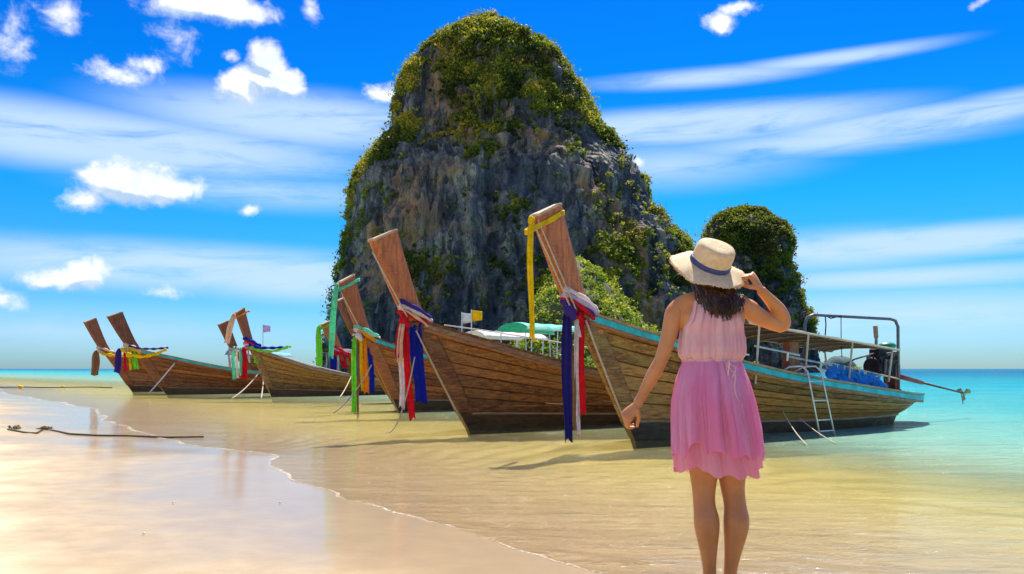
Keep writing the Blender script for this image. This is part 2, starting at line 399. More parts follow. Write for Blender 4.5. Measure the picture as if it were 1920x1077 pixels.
# ------------------------------------------------------------------ karst islands
rock_m, k, p = new_mat('limestone')
ps = k.pos(); c = k.vm('MULTIPLY', ps, (1, 1, .16))
a1 = k.noise(c, .16, 8, .68, .8); a2 = k.noise(k.vm('MULTIPLY', ps, (1, 1, .05)), .75, 6, .7, .4); a3 = k.noise(ps, .05, 4, .6)
a4 = k.noise(k.vm('MULTIPLY', ps, (1, 1, .3)), 1.4, 6, .75)
colr = k.ramp(a1, [(.35, (.022, .022, .024)), (.43, (.085, .09, .098)), (.50, (.21, .205, .195)), (.57, (.44, .39, .29)), (.68, (.74, .63, .43))])
colr = k.mix(k.math('MULTIPLY', k.rng(a2, .50, .62), .85), colr, (.028, .028, .032))
colr = k.mix(k.math('MULTIPLY', k.math('MULTIPLY', k.rng(a3, .51, .61), k.rng(a1, .42, .56)), .9), colr, (.54, .30, .13))
colr = k.mix(k.math('MULTIPLY', k.rng(a3, .50, .38), .55), colr, (.075, .105, .14))
colr = k.mix(k.math('MULTIPLY', k.rng(a4, .55, .68), .75), colr, (.025, .025, .028))
colr = k.mix(k.math('MULTIPLY', k.rng(k.noise(ps, .35, 6, .7), .58, .66), .7), colr, (.06, .075, .02))
k.put(p.inputs['Base Color'], colr); p.inputs['Roughness'].default_value = .9
k.link(k.bump(a4, .9, .9, k.bump(a2, .9, 1.6)), p.inputs['Normal'])
leaf_m, k, p = new_mat('foliage')
ps = k.pos(); tn = k.attr('tone'); hue = k.noise(ps, .10, 3, .6)
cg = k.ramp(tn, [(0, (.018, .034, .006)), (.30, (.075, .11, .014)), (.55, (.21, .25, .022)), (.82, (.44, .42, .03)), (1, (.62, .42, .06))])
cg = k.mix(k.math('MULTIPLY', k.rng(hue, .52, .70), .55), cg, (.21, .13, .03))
k.put(p.inputs['Base Color'], cg); p.inputs['Roughness'].default_value = .6; p.inputs['Specular IOR Level'].default_value = .25
tr = k.n.new('ShaderNodeBsdfTranslucent'); k.link(k.mix(.5, cg, (.25, .30, .02)), tr.inputs[0]); mx = k.n.new('ShaderNodeMixShader'); mx.inputs[0].default_value = .42
k.link(p.outputs[0], mx.inputs[1]); k.link(tr.outputs[0], mx.inputs[2]); k.link(mx.outputs[0], k.n['Material Output'].inputs[0])

def bushes(centers, radii, per, leaf, tone, flat=.75, seed=1):
    """leaf-sized faces spread through the crowns of many bushes"""
    g_ = np.random.default_rng(seed); N = len(centers); idx = np.repeat(np.arange(N), per); n = len(idx)
    u = g_.normal(size=(n, 3)); u /= np.linalg.norm(u, axis=1)[:, None]
    rr = radii[idx] * g_.uniform(.25, 1.05, n) ** .5
    c = centers[idx] + u * rr[:, None] * [1, 1, flat]
    lump = 1 + .35 * fbm(c[:, 0] * 1.1, c[:, 1] * 1.1, c[:, 2] * 1.1, 2, 77)
    c = centers[idx] + (c - centers[idx]) * lump[:, None]
    a = u * .6 + g_.normal(size=(n, 3)) * .7; a /= np.linalg.norm(a, axis=1)[:, None]
    b = np.cross(a, g_.normal(size=(n, 3))); b /= np.linalg.norm(b, axis=1)[:, None] + 1e-9; cc_ = np.cross(a, b)
    s = leaf * g_.uniform(.5, 1.25, n)[:, None]
    V = np.stack([c - b * s * .5, c + cc_ * s * .34, c + b * s * .6, c - cc_ * s * .34], 1)
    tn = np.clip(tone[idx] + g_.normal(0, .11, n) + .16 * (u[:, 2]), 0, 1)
    return V.reshape(-1, 3), np.arange(n * 4).reshape(-1, 4), tn

def island(name, prof, D0, depth, seed, nth, nz, amp, pad=9):
    """prof: rows (py, left px, right px) of the outline, seen at distance D0"""
    prof = np.array(prof, float); zz = CAM_H + (691 - prof[:, 0]) / F * D0
    xl = (prof[:, 1] - 960) / F * D0; xr = (prof[:, 2] - 960) / F * D0
    o = np.argsort(zz); zz, xl, xr = zz[o], xl[o], xr[o]
    zs = np.linspace(zz[0], zz[-1], nz); L, Rr = np.interp(zs, zz, xl), np.interp(zs, zz, xr)
    Lt, Rt = L.copy(), Rr.copy()
    def make(L, Rr):
        th = np.linspace(0, 2 * math.pi, nth, endpoint=False)
        T, Zg = np.meshgrid(th, zs, indexing='xy'); cx = ((L + Rr) / 2)[:, None]; hx = ((Rr - L) / 2)[:, None]
        top = np.clip((zs - zz[0]) / (zz[-1] - zz[0]), 0, 1)[:, None]
        e = .85
        ct, st_ = np.cos(T), np.sin(T)
        hy = depth * np.clip(hx / hx.max(), 0, 1) ** .8 * (1 - .35 * top)
        ux = np.sign(ct) * np.abs(ct) ** e; uy = np.sign(st_) * np.abs(st_) ** e
        Xs, Ys = cx + hx * ux, D0 + hy * uy
        # vertical buttresses and gullies, ledges, roughness
        sx, sy = Xs * 1.0, Ys * 1.0
        a = fbm(sx * .07, sy * .07, Zg * .018, 3, seed) * 7.0 + (1 - np.abs(fbm(sx * .20, sy * .20, Zg * .03, 3, seed + 9))) * 3.4 - 2.1
        a += np.abs(fbm(sx * .5, sy * .5, Zg * .06, 3, seed + 19)) * 3.2 + (.5 - np.abs(fbm(sx * 1.1, sy * 1.1, Zg * .12, 2, seed + 23))) * 1.1 + fbm(sx * .3, sy * .3, Zg * .35, 4, seed + 29) * 1.8 + fbm(sx * 1.2, sy * 1.2, Zg * .8, 3, seed + 31) * .7
        a *= amp
        edge = np.abs(ux); a = a * (1 - (.80 if D0 < 210 else .25) * edge ** 4) * (1 if D0 < 210 else np.clip((1 - top) * 3.5, .2, 1))
        fade = np.clip((1 - top) * 14, .12, 1)
        a = a * fade
        nx, ny = ux, uy * 1.2; nl = np.hypot(nx, ny) + 1e-6
        Xs = Xs + nx / nl * a; Ys = Ys + ny / nl * a
        Zg = Zg + fbm(Xs * .12, Ys * .12, Zg * .1, 3, seed + 50) * 1.5 * np.clip(top * 3, 0, 1)
        V = np.stack([Xs, Ys, Zg], -1)
        return V
    ztop = zs[-1]
    for it in range(4):       # the outline that matters is the rock's own, buttresses included
        V = make(L, Rr)
        pxx = 960 + V[..., 0] / V[..., 1] * F; zz_ = CAM_H + (V[..., 2] - CAM_H) / V[..., 1] * D0
        pyy = 691 - (V[..., 2] - CAM_H) / V[..., 1] * F; rowpy = 691 - (zs - CAM_H) / D0 * F
        lo, hi = np.zeros(nz), np.zeros(nz); fx_, fy_ = pxx.ravel(), pyy.ravel()
        for i in range(nz):
            m_s = np.abs(fy_ - max(rowpy[i], fy_.min() + 6)) < 7; lo[i], hi[i] = fx_[m_s].min(), fx_[m_s].max()
        hk_ = 40 if D0 < 210 else 20; tp_ = np.clip((nz - 1 - np.arange(nz)) / (nz * .22), 0, 1) if D0 > 210 else 1.; ker_ = np.hanning(2 * hk_ + 3)[1:-1]; ker_ /= ker_.sum(); sm_ = lambda q: np.convolve(np.pad(q, hk_, 'edge'), ker_, 'valid')
        L = L + .8 * tp_ * sm_(((Lt / D0 * F + 960) + pad - lo)) * D0 / F; Rr = Rr - .8 * tp_ * sm_(hi - ((Rt / D0 * F + 960) - pad)) * D0 / F
        Rr = np.maximum(Rr, L + 1.5)
    V = make(L, Rr)
    fq = grid_faces(nz, nth, True)
    Vt = V.reshape(-1, 3); capc = Vt[-nth:].mean(0) + [0, 0, .6]
    Vt = np.vstack([Vt, capc]); j = np.arange(nth); b = (nz - 1) * nth
    fq = np.vstack([fq, np.stack([b + j, b + (j + 1) % nth, np.full(nth, len(Vt) - 1), np.full(nth, len(Vt) - 1)], -1)])
    me_f = fq
    tri = np.vstack([me_f[:-nth][:, [0, 1, 2]], me_f[:-nth][:, [0, 2, 3]], me_f[-nth:][:, :3]])
    ob = kind(np_mesh(name, Vt, tri, rock_m, smooth=False), 'structure')
    return ob, V

D1 = 200.
main, VM = island('karst_island', [(700,588,1400),(640,598,1385),(600,605,1370),(560,612,1350),(510,622,1330),(470,632,1312),(440,638,1290),(415,641,1268),(395,645,1246),(350,652,1226),(318,664,1203),(290,684,1190),(255,708,1164),
    (215,726,1134),(180,738,1106),(150,745,1090),(128,752,1076),(108,768,1062),(88,786,1044),(68,800,1022),(55,818,1004),(45,838,985),(38,858,950),(33,880,918)], D1, 44, 3, 620, 330, 1.0)
D2 = 235.
second, VS = island('rock_islet', [(700,1290,1552),(640,1296,1541),(600,1298,1534),(570,1300,1524),(530,1304,1508),(490,1308,1499),(460,1312,1494),(430,1314,1484),(422,1322,1468),(410,1334,1455),(402,1352,1436),(397,1376,1412)], D2, 24, 40, 340, 220, .95)

def px_of(P): return 960 + P[..., 0] / P[..., 1] * F, 691 - (P[..., 2] - CAM_H) / P[..., 1] * F
def gauss(px, py, lst):
    s = 0
    for (cx, cy, rx, ry, w) in lst: s = s + w * np.exp(-(((px - cx) / rx) ** 2 + ((py - cy) / ry) ** 2) ** 1.3)
    return s
def scatter(V, regions, n_try, base, seed, D0):
    g_ = np.random.default_rng(seed); m, n, _ = V.shape
    i = g_.integers(1, m - 1, n_try); j = g_.integers(0, n, n_try); P = V[i, j]
    du = V[i, (j + 1) % n] - V[i, j - 1]; dv = V[i + 1, j] - V[i - 1, j]; N = np.cross(du, dv); N /= np.linalg.norm(N, axis=1)[:, None] + 1e-9
    # plant by place on the rock face (metres across and up, measured on the island itself)
    a, b = 960 + P[:, 0] / D0 * F, 691 - (P[:, 2] - CAM_H) / D0 * F
    pr = base + gauss(a, b, regions)
    pr = pr * (.35 + 1.6 * np.clip(N[:, 2] * 1.5 + .25, 0, 1)) * (.06 + 2.1 * np.clip(fbm(P[:, 0] * .16, P[:, 1] * .16, P[:, 2] * .22, 4, seed) * 2.4 - .05, 0, .7))
    ok = g_.uniform(size=n_try) < pr
    ok &= (P[:, 1] < D0 + 20)
    return P[ok] + N[ok] * .3, N[ok], a[ok], b[ok]
REG = [(900,50,110,30,1.3), (840,75,50,36,.5), (990,80,85,50,.8), (1060,150,55,70,.9), (1110,205,45,60,1.0), (1165,262,32,40,.9), (940,170,75,75,.8), (950,225,40,60,.7), (880,120,60,50,.6), (770,140,26,70,.8), (740,215,26,50,.9),
    (700,310,45,50,1.3), (672,370,34,60,1.2), (660,440,20,70,.7), (790,262,35,20,.7), (850,290,60,24,1.1), (900,318,34,26,1.0), (930,265,50,26,.8), (1010,240,35,30,.5), (1210,335,20,40,.8), (1255,400,34,34,1.4), (1285,440,34,34,1.5), (1235,430,30,40,.5),
    (820,560,36,50,.8), (790,520,26,40,.3), (960,460,26,40,.35), (1060,330,26,24,.3), (620,600,22,80,.8), (970,560,30,60,.5), (1290,520,40,60,.3), (1150,520,120,60,.6), (745,300,40,40,.4), (890,180,40,40,.3)]
P, N, a, b = scatter(VM, REG, 60000, .03, 5, D1)
print('bushes main', len(P))
g_ = np.random.default_rng(3)
rad = g_.uniform(.4, 1.5, len(P)) * (1 + 1.2 * (g_.uniform(size=len(P)) > .93))
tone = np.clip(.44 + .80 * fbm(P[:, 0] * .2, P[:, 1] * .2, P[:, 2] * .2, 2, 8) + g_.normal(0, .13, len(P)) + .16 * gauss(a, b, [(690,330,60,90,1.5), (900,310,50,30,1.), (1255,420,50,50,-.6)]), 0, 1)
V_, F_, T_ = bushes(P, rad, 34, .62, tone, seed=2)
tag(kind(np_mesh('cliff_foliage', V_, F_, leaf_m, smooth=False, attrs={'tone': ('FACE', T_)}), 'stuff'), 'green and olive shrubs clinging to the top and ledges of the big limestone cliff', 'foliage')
REG2 = [(1400,400,90,60,1.3), (1340,430,40,60,.9), (1460,440,40,60,.9), (1420,480,80,70,.5), (1490,560,40,80,1.1), (1430,560,50,70,.5), (1350,500,60,60,.5)]
P, N, a, b = scatter(VS, REG2, 17000, .03, 15, D2)
print('bushes second', len(P))
rad = g_.uniform(.5, 1.5, len(P)) * (1 + 1.1 * (g_.uniform(size=len(P)) > .93)); tone = np.clip(.34 + .5 * fbm(P[:, 0] * .2, P[:, 1] * .2, P[:, 2] * .2, 2, 9) + g_.normal(0, .12, len(P)) + .2 * gauss(a, b, [(1490,570,50,90,1)]), 0, 1)
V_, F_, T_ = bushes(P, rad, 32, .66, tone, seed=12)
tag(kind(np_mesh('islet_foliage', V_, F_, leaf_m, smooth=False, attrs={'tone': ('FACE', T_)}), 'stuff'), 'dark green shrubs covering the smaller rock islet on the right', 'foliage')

# wooded slope at the cliff's foot
gx_, gy_ = np.meshgrid(np.linspace(-22, 62, 110), np.linspace(118, 172, 70), indexing='xy')
hz = np.interp(960 + gx_ / 150 * F, [930, 985, 1010, 1050, 1085, 1120, 1165, 1205, 1240, 1290, 1400], [0, .30, .74, .93, 1.0, .93, .72, .50, .34, .22, 0])
prof_y = np.clip((gy_ - 122) / 32, 0, 1); prof_y = prof_y * prof_y * (3 - 2 * prof_y)
Zs = (CAM_H + 202 / F * 155) * hz * prof_y + fbm(gx_ * .12, gy_ * .12, 0 * gx_, 4, 61) * 3.6 * np.clip(prof_y * 2, .2, 1) - .8
slope_m = simple('slope_soil', (.10, .09, .04), .95, var=.4, scale=.3, bump=.4)
VF = np.stack([gx_, gy_, Zs], -1)
kind(np_mesh('wooded_slope', VF.reshape(-1, 3), grid_faces(70, 110), slope_m), 'structure')
n = 3200; i = g_.integers(0, 69, n); j = g_.integers(0, 109, n); P = VF[i, j] + g_.normal(0, .25, (n, 3)); P = P[P[:, 2] > .8]
rad = g_.uniform(.6, 1.6, len(P)) * (1 + .9 * (g_.uniform(size=len(P)) > .93)); tone = np.clip(.60 + .45 * fbm(P[:, 0] * .3, P[:, 1] * .3, P[:, 2] * .3, 2, 19) + g_.normal(0, .12, len(P)), 0, 1)
leaf2, k, p = new_mat('bright_foliage')
cg = k.ramp(k.attr('tone'), [(0, (.03, .06, .008)), (.4, (.12, .20, .012)), (.75, (.30, .38, .02)), (1, (.50, .48, .04))])
k.put(p.inputs['Base Color'], cg); p.inputs['Roughness'].default_value = .6
tr = k.n.new('ShaderNodeBsdfTranslucent'); k.link(cg, tr.inputs[0]); mx = k.n.new('ShaderNodeMixShader'); mx.inputs[0].default_value = .45
k.link(p.outputs[0], mx.inputs[1]); k.link(tr.outputs[0], mx.inputs[2]); k.link(mx.outputs[0], k.n['Material Output'].inputs[0])
V_, F_, T_ = bushes(P, rad, 60, .5, tone, seed=22)
tag(kind(np_mesh('slope_foliage', V_, F_, leaf2, smooth=False, attrs={'tone': ('FACE', T_)}), 'stuff'), 'bright green bushes and small trees on the slope at the cliff foot', 'foliage')
# far low islands on the horizon, seen under the canopy of the nearest boat
far_m = simple('far_island_green', (.045, .085, .085), .95, var=.3, scale=.01)
for (pa, pb, py, Df) in ((1540, 1608, 667, 1500), (1480, 1560, 680, 1900)):
    xs = np.linspace((pa - 960) / F * Df, (pb - 960) / F * Df, 40); s = np.linspace(0, 1, 40); hh = (691 - py) / F * Df * np.sin(math.pi * s) ** .6 * (1 + .25 * fbm(s * 6, 0 * s, 0 * s, 3, int(pa)))
    rings = []
    for a_ in np.linspace(0, math.pi, 12): rings.append(np.stack([xs, Df - np.cos(a_) * 40 * np.sin(math.pi * s), np.sin(a_) * hh * 1.0 - .5], -1))
    kind(np_mesh('distant_island', np.stack(rings, 0).reshape(-1, 3), grid_faces(12, 40), far_m), 'structure')

# ------------------------------------------------------------------ long-tail boats
TH = R(34)
W_RED = wood('wood_red_brown', (.13, .036, .009), (.50, .155, .034), (.30, .14, .036))
W_OLIVE = wood('wood_olive_brown', (.13, .054, .012), (.56, .25, .052), (.34, .23, .05), stain_amt=.75)
W_DARK = wood('wood_dark_brown', (.09, .031, .009), (.45, .165, .04), (.28, .15, .04), stain_amt=.65)
W_POST = wood('wood_varnished_prow', (.33, .085, .018), (.62, .20, .045), (.46, .15, .04), gloss=.38, grain=(6, 8, 1.0), stain_amt=.3)
W_POSTD = wood('wood_dark_prow', (.10, .028, .012), (.30, .095, .036), (.18, .08, .03), grain=(6, 8, 1.0))
W_KEEL = wood('wood_wet_keel', (.045, .022, .010), (.14, .065, .026), (.09, .09, .025), gloss=.35)
W_BARE = wood('wood_bare', (.22, .12, .055), (.46, .30, .15), (.28, .19, .10), stain_amt=.6)
W_CAP = wood('wood_pale_end_grain', (.45, .28, .14), (.72, .52, .32), (.5, .36, .22), stain_amt=.3)
M_TURQ = simple('paint_turquoise', (.02, .46, .52), .45, var=.25, scale=5)
M_BLACK = simple('black_metal', (.018, .018, .02), .45, .5, var=.4)
M_ALU = simple('aluminium', (.66, .65, .63), .38, .7)
M_STEEL = simple('painted_tube', (.16, .15, .17), .4, .5)
M_ROPE = simple('rope_fibre', (.52, .43, .30), .9, var=.3, scale=60)
M_ROPEW = simple('rope_white', (.75, .72, .66), .8, var=.15, scale=60)
M_CREAM = simple('canopy_edge', (.60, .50, .36), .7)
M_GREYC = simple('canopy_grey', (.085, .085, .095), .8, var=.3, scale=2, trans=.2)
def cloth(name, c, tr=.3): return simple(name, c, .85, var=.14, scale=14, trans=tr, spec=.2)
C_YEL = cloth('cloth_yellow', (.86, .62, .01)); C_RED = cloth('cloth_red', (.72, .015, .03)); C_WHT = cloth('cloth_white', (.85, .74, .70))
C_BLU = cloth('cloth_blue', (.015, .03, .40)); C_PUR = cloth('cloth_purple', (.07, .04, .28)); C_LAV = cloth('cloth_lavender', (.62, .50, .78)); C_MNT = cloth('cloth_mint', (.20, .78, .50), .4)
C_GRN = cloth('cloth_lime', (.28, .78, .06), .4); C_ORG = cloth('cloth_orange', (.88, .36, .02)); C_PCH = cloth('cloth_peach', (.90, .62, .40)); C_BRN = cloth('cloth_brown', (.36, .20, .09)); C_TRP = simple('tarpaulin_blue', (.0, .19, .58), .5, var=.3, scale=3, bump=.3)
C_TEAL = simple('canopy_turquoise', (.01, .55, .42), .6, var=.15, trans=.3); C_CWHT = simple('canopy_white', (.72, .74, .74), .6, var=.1, trans=.3); C_MAR = simple('canopy_maroon', (.10, .03, .05), .8); C_LBL = simple('canopy_light_blue', (.10, .48, .68), .6, trans=.3)
C_NVY = cloth('cloth_navy', (.03, .025, .20)); C_PNK = cloth('cloth_pink', (.85, .20, .30))

STRAKES = 7
SX = {}
def stem_x(z): return float(np.interp(z, [-.3, 0, .30, .8, 1.19, 1.56, 1.95], [.12, .0, -.21, -.50, -.72, -.95, -1.22]))
def sheer_z(x): return float(np.interp(x, [-.85, -.22, .3, 1, 1.8, 2.7, 3.8, 5, 6.5, 8.1], [1.92, 1.735, 1.60, 1.40, 1.20, 1.03, .88, .75, .61, .54]))
def shape(u, v):
    return float(np.interp(u ** (1 + .35 * (1 - v)), [0, .06, .12, .25, .40, .58, .74, .86, .94, 1.0], [0, .17, .33, .64, .88, 1., .93, .72, .44, .04]))
def hull_pt(u, v, off=0.0):
    """v 0 at the chine, 1 at the rail; near side has y < 0"""
    zc = .30 - .10 * min(1, u * 2)
    x0 = stem_x(zc + (1.92 - zc) * v) + .30 - .02 * v
    x1 = 7.15 + .88 * v ** .8
    x = x0 + (x1 - x0) * u
    zs = sheer_z(x0 * 0 + (-.80 + (8.03 + .80) * u))
    z = zc + (zs - zc) * v ** .92
    y = .055 + (.46 + .40 * v ** .62) * shape(u, v) + off
    return x, y, z
def smooth_u(n): return [(i / n) ** 1.25 for i in range(n + 1)]
def strake(side, k, nU=30):
    mb = MB(); rings = []
    dv = 1.0 / STRAKES; g = .055 * dv if True else 0
    for u in smooth_u(nU):
        VB = [0, .15, .27, .42, .55, .71, .85, 1.0]; a, b = VB[k], VB[k + 1]; dv = b - a; g = .040 * dv
        prof = [(a + .01 * dv, -.030), (a + g * 1.0, .002), (a + g * 2.2, .013), (b - g * 2.2, .013), (b - g * 1.0, .002), (b - .01 * dv, -.030)]
        prof += [(b - .01 * dv, -.045), (a + .01 * dv, -.045)]
        ring = []
        for v, o in prof:
            x, y, z = hull_pt(u, v)
            ring.append((x, side * (y + o * min(1, .35 + u * 8)), z))
        rings.append(ring)
    mb.loft(rings); return mb
def poly_extrude(mb, prof, half, chamfer=.02):
    """prof: (x, z) outline; extruded across y with a chamfer"""
    c = np.mean(prof, axis=0); n = len(prof)
    ins = [tuple(np.array(q) + (c - q) / np.linalg.norm(c - q) * chamfer) for q in prof]
    rings = [[(q[0], -half, q[1]) for q in ins], [(q[0], -half + chamfer, q[1]) for q in prof], [(q[0], half - chamfer, q[1]) for q in prof], [(q[0], half, q[1]) for q in ins]]
    mb.loft(rings)
PROTO = {}
def boat_parts():
    """meshes of the shared hull, each one a part"""
    if PROTO: return PROTO
    P = PROTO
    P['plank'] = [strake(s, k).mesh('plank') for s in (-1, 1) for k in range(STRAKES)]
    # prow post: broad plank, thicker at the root, leaning forward
    mb = MB(); front = [(-1.22, 1.92), (-1.42, 2.25), (-1.61, 2.62), (-1.78, 2.98), (-1.90, 3.24)]; back = [(-1.40, 3.46), (-1.27, 3.05), (-1.14, 2.66), (-1.00, 2.28), (-.82, 1.92)]
    rings = []
    for (fx, fz), (bx, bz) in zip(front, back[::-1]):
        h = .075; fr = .025
        rings.append([(fx, -fr, fz), (fx + .09, -h, fz + .02), (bx - .05, -h * .9, bz - .01), (bx, -h * .6, bz), (bx, h * .6, bz), (bx - .05, h * .9, bz - .01), (fx + .09, h, fz + .02), (fx, fr, fz)])
    mb.loft(rings); P['prow'] = mb.mesh('prow_post')
    mb = MB(); c0 = np.mean(rings[-1], axis=0)
    mb.loft([[tuple(c0 + (np.array(q) - c0) * sc_ + np.array((-.30, 0, .95)) * h_) for q in rings[-1]] for sc_, h_ in ((1.03, -.012), (1.05, .0), (1.05, .016), (.96, .026))]); P['cap'] = mb.mesh('end_cap')
    # stem board below the post
    mb = MB(); rings = []
    for z in (1.90, 1.6, 1.25, .9, .6, .30):
        x = stem_x(z); w = .40 - .05 * (1.9 - z); rings.append([(x, -.03, z), (x + .07, -.075, z), (x + w * .9, -.105, z), (x + w, -.085, z + .0), (x + w, .085, z), (x + w * .9, .105, z), (x + .07, .075, z), (x, .03, z)])
    mb.loft(rings); P['stem'] = mb.mesh('stem_board')
    # keel: dark wet V bottom from the forefoot to the stern
    mb = MB(); rings = []
    for u in smooth_u(26):
        x, y, z = hull_pt(u, 0); xk = .12 + (6.9 - .12) * u; zk = -.30; fw = min(1, u * 6)
        x = max(x, stem_x(z) + .02 + .1 * u) if u > 0 else stem_x(.30) + .03
        xm = (x * .35 + xk * .65) if u < .2 else x
        xm = stem_x(0.) + .01 + (7.05) * u
        rings.append([(x, -(y + .02), z), (xm, -(y * .93 + .0), .0), (xk, -.04 - y * .55 * fw, zk), (xk, .04 + y * .55 * fw, zk), (xm, (y * .93 + .0), .0), (x, (y + .02), z)])
    mb.loft(rings); P['keel'] = mb.mesh('keel')
    for s, nm in ((-1, 'batten'), (1, 'batten2')):
        mb = MB(); rings = []
        for u in smooth_u(26):
            x, y, z = hull_pt(u, 0); x -= .03 * (1 - u); rings.append([(x, s * (y - .01), z - .03), (x, s * (y + .045), z - .025), (x, s * (y + .045), z + .012), (x, s * (y - .01), z + .02)])
        mb.loft(rings); P[nm] = mb.mesh('chine_batten')
    for s, nm in ((-1, 'gun'), (1, 'gun2')):
        for part, z0, z1, o0, o1 in (('', .0, .035, -.06, .06), ('_band', -.095, -.004, .0, .035), ('_rub', -.15, -.10, .0, .03)):
            mb = MB(); rings = []
            for u in smooth_u(34):
                x, y, z = hull_pt(u, 1)
                rings.append([(x, s * (y + o0), z + z0), (x, s * (y + o1), z + z0), (x, s * (y + o1), z + z1), (x, s * (y + o0), z + z1)])
            mb.loft(rings); P[nm + part] = mb.mesh('gunwale')
    # transom-like stern block, deck, thwarts
    mb = MB(); rings = []
    for v in (0, .35, .7, 1.0):
        x, y, z = hull_pt(1, v); rings.append([(x - .06, -y, z), (x + .05, -y * .9, z), (x + .05, y * .9, z), (x - .06, y, z)])
    mb.loft(rings); P['stern'] = mb.mesh('stern_board')
    mb = MB(); rings = []
    for u in np.linspace(.10, .97, 24):
        x, y, z = hull_pt(u, .25); rings.append([(x, -y + .02, .42), (x, y - .02, .42), (x, y - .02, .39), (x, -y + .02, .39)])
    mb.loft(rings); P['deck'] = mb.mesh('floor_boards')
    mb = MB(); rings = []
    for u in np.linspace(.045, .26, 12):
        x, y, z = hull_pt(u, .9); rings.append([(x, -y + .03, z), (x, y - .03, z), (x, y - .03, z - .03), (x, -y + .03, z - .03)])
    mb.loft(rings); P['foredeck'] = mb.mesh('foredeck')
    P['thwart'] = []
    for u in (.42, .53, .64, .75):
        mb = MB(); x, y, z = hull_pt(u, .72); mb.box((x, 0, z), (.26, 2 * y - .04, .04)); P['thwart'].append(mb.mesh('thwart'))
    for lst in P.values():
        for me in (lst if isinstance(lst, list) else [lst]):
            bm = bmesh.new(); bm.from_mesh(me); bmesh.ops.recalc_face_normals(bm, faces=bm.faces)
            sm = me.name.startswith(('plank', 'keel'))
            for f_ in bm.faces: f_.smooth = False
            bm.to_mesh(me); bm.free()
    return P
def part(name, me, mat, root):
    if not me.materials: me.materials.append(mat)
    o = bpy.data.objects.new(name, me); link(o, root)
    if me.materials[0] != mat: o.material_slots[0].link = 'OBJECT'; o.material_slots[0].material = mat
    return o
BOATS = {}
def canopy(root, s0, s1, hw, z0, z1, mat, edge, ny=8, sag=.22, posts=3):
    """hooped roof on posts; sheet and each post is a part"""
    mb = MB(); top, bot = [], []
    for i in range(13):
        q = i / 12; x = s0 + (s1 - s0) * q; z = z0 + (z1 - z0) * q
        r = [(x, hw * math.sin(a), z - .22 + sag * math.cos(a) + .02 * math.sin(i * 2.1)) for a in np.linspace(-1.45, 1.45, 9)]
        mb_r = r + [(p[0], p[1] * .985, p[2] - .018) for p in r[::-1]]
        top.append(mb_r)
    mb.loft(top); mb.build('canopy_sheet', mat, root)
    for sgn in (-1, 1):
        e = MB(); e.tube([(s0 - .05, sgn * hw, z0 - .21), (s1 + .05, sgn * hw, z1 - .21)], .022, 6); e.build('canopy_rail', edge, root)
        for k_ in range(posts):
            q = (k_ + .15) / (posts - .7); x = s0 + (s1 - s0) * q; zt = z0 + (z1 - z0) * q - .21
            pmb = MB(); pmb.tube([(x, sgn * (hw - .08), .85), (x, sgn * hw, zt)], .018, 6); pmb.build('canopy_post', edge, root)
def boat(foot, label, mats, group='long-tail boats drawn up in the shallows', sz=1.0, th=TH, rail=None, band=None, lat=1.0, light=False):
    P = boat_parts(); wh, wp = mats
    root = thing('longtail_boat', label, 'boat', (foot[0], foot[1], 0), th, group)
    root.scale = (SX.get(foot, 1), lat, sz)
    ks = list(range(2 * STRAKES))
    for i in ks: part('plank', P['plank'][i], wh, root)
    part('prow_post', P['prow'], wp, root); part('end_cap', P['cap'], W_CAP, root); part('stem_board', P['stem'], wh if not light else wh, root)
    part('keel', P['keel'], W_KEEL, root); part('stern_board', P['stern'], wh, root); part('floor_boards', P['deck'], W_DARK, root); part('foredeck', P['foredeck'], W_DARK, root)
    for nm in ('batten', 'batten2'): part('chine_batten', P[nm], W_BARE, root)
    for nm in ('gun', 'gun2'):
        part('gunwale', P[nm], rail or W_BARE, root); part('painted_band', P[nm + '_band'], band or W_BARE, root); part('rub_strip', P[nm + '_rub'], W_DARK, root)
    for me in P['thwart']: part('thwart', me, W_BARE, root)
    return root
def foot_at(px, py): tt_ = CAM_H / ((py - 691) / F); return ((px - 960) / F * tt_, tt_)
def L2W(foot, p, th=TH, sz=1.0):
    p = (p[0] * SX.get(foot, 1), p[1], p[2])
    return (foot[0] + p[0] * math.cos(th) - p[1] * math.sin(th), foot[1] + p[0] * math.sin(th) + p[1] * math.cos(th), p[2] * sz)

F1 = (1.85, 12.26); F2 = (-.82, 14.41); F3 = (-2.99, 20.79); F4 = (-3.85, 25.6); F5 = (-6.35, 34.0); F6 = (-9.56, 31.6); F7 = (-12.45, 39.0); F8 = (-14.87, 34.2); F9 = (-18.24, 38.2)
SX.update({F8: 1.20, F9: 1.08, F3: .86, F6: .74})
b1 = boat(F1, 'large brown wooden boat with turquoise rail band, engine and ladder, closest behind the woman', (W_OLIVE, W_POST), band=M_TURQ, rail=W_BARE)
b2 = boat(F2, 'dark brown boat with blue, white and red ribbons, second from the woman', (W_DARK, W_POST), band=W_BARE, rail=W_DARK)
b3 = boat(F3, 'brown boat with mint ribbon hanging from its prow top and turquoise canopy', (W_RED, W_POST), band=M_TURQ, rail=W_DARK)
b4 = boat(F4, 'boat with very dark prow tucked just behind the mint-ribboned boat, white canopy', (W_DARK, W_POSTD), sz=.98)
b5 = boat(F5, 'olive boat with low orange-brown prow, red bow knot and lime ribbon', (W_OLIVE, W_POST), sz=.90)
b6 = boat(F6, 'olive wooden boat with orange cloth on its prow top and green garland at the bow', (W_OLIVE, W_POSTD), sz=1.0)
b7 = boat(F7, 'dark boat half hidden with peach cloth on its prow top', (W_DARK, W_POSTD), sz=.98)
b8 = boat(F8, 'smooth reddish brown boat with yellow garland round its bow, second from the far end', (W_RED, W_POSTD), sz=1.0, band=M_TURQ)
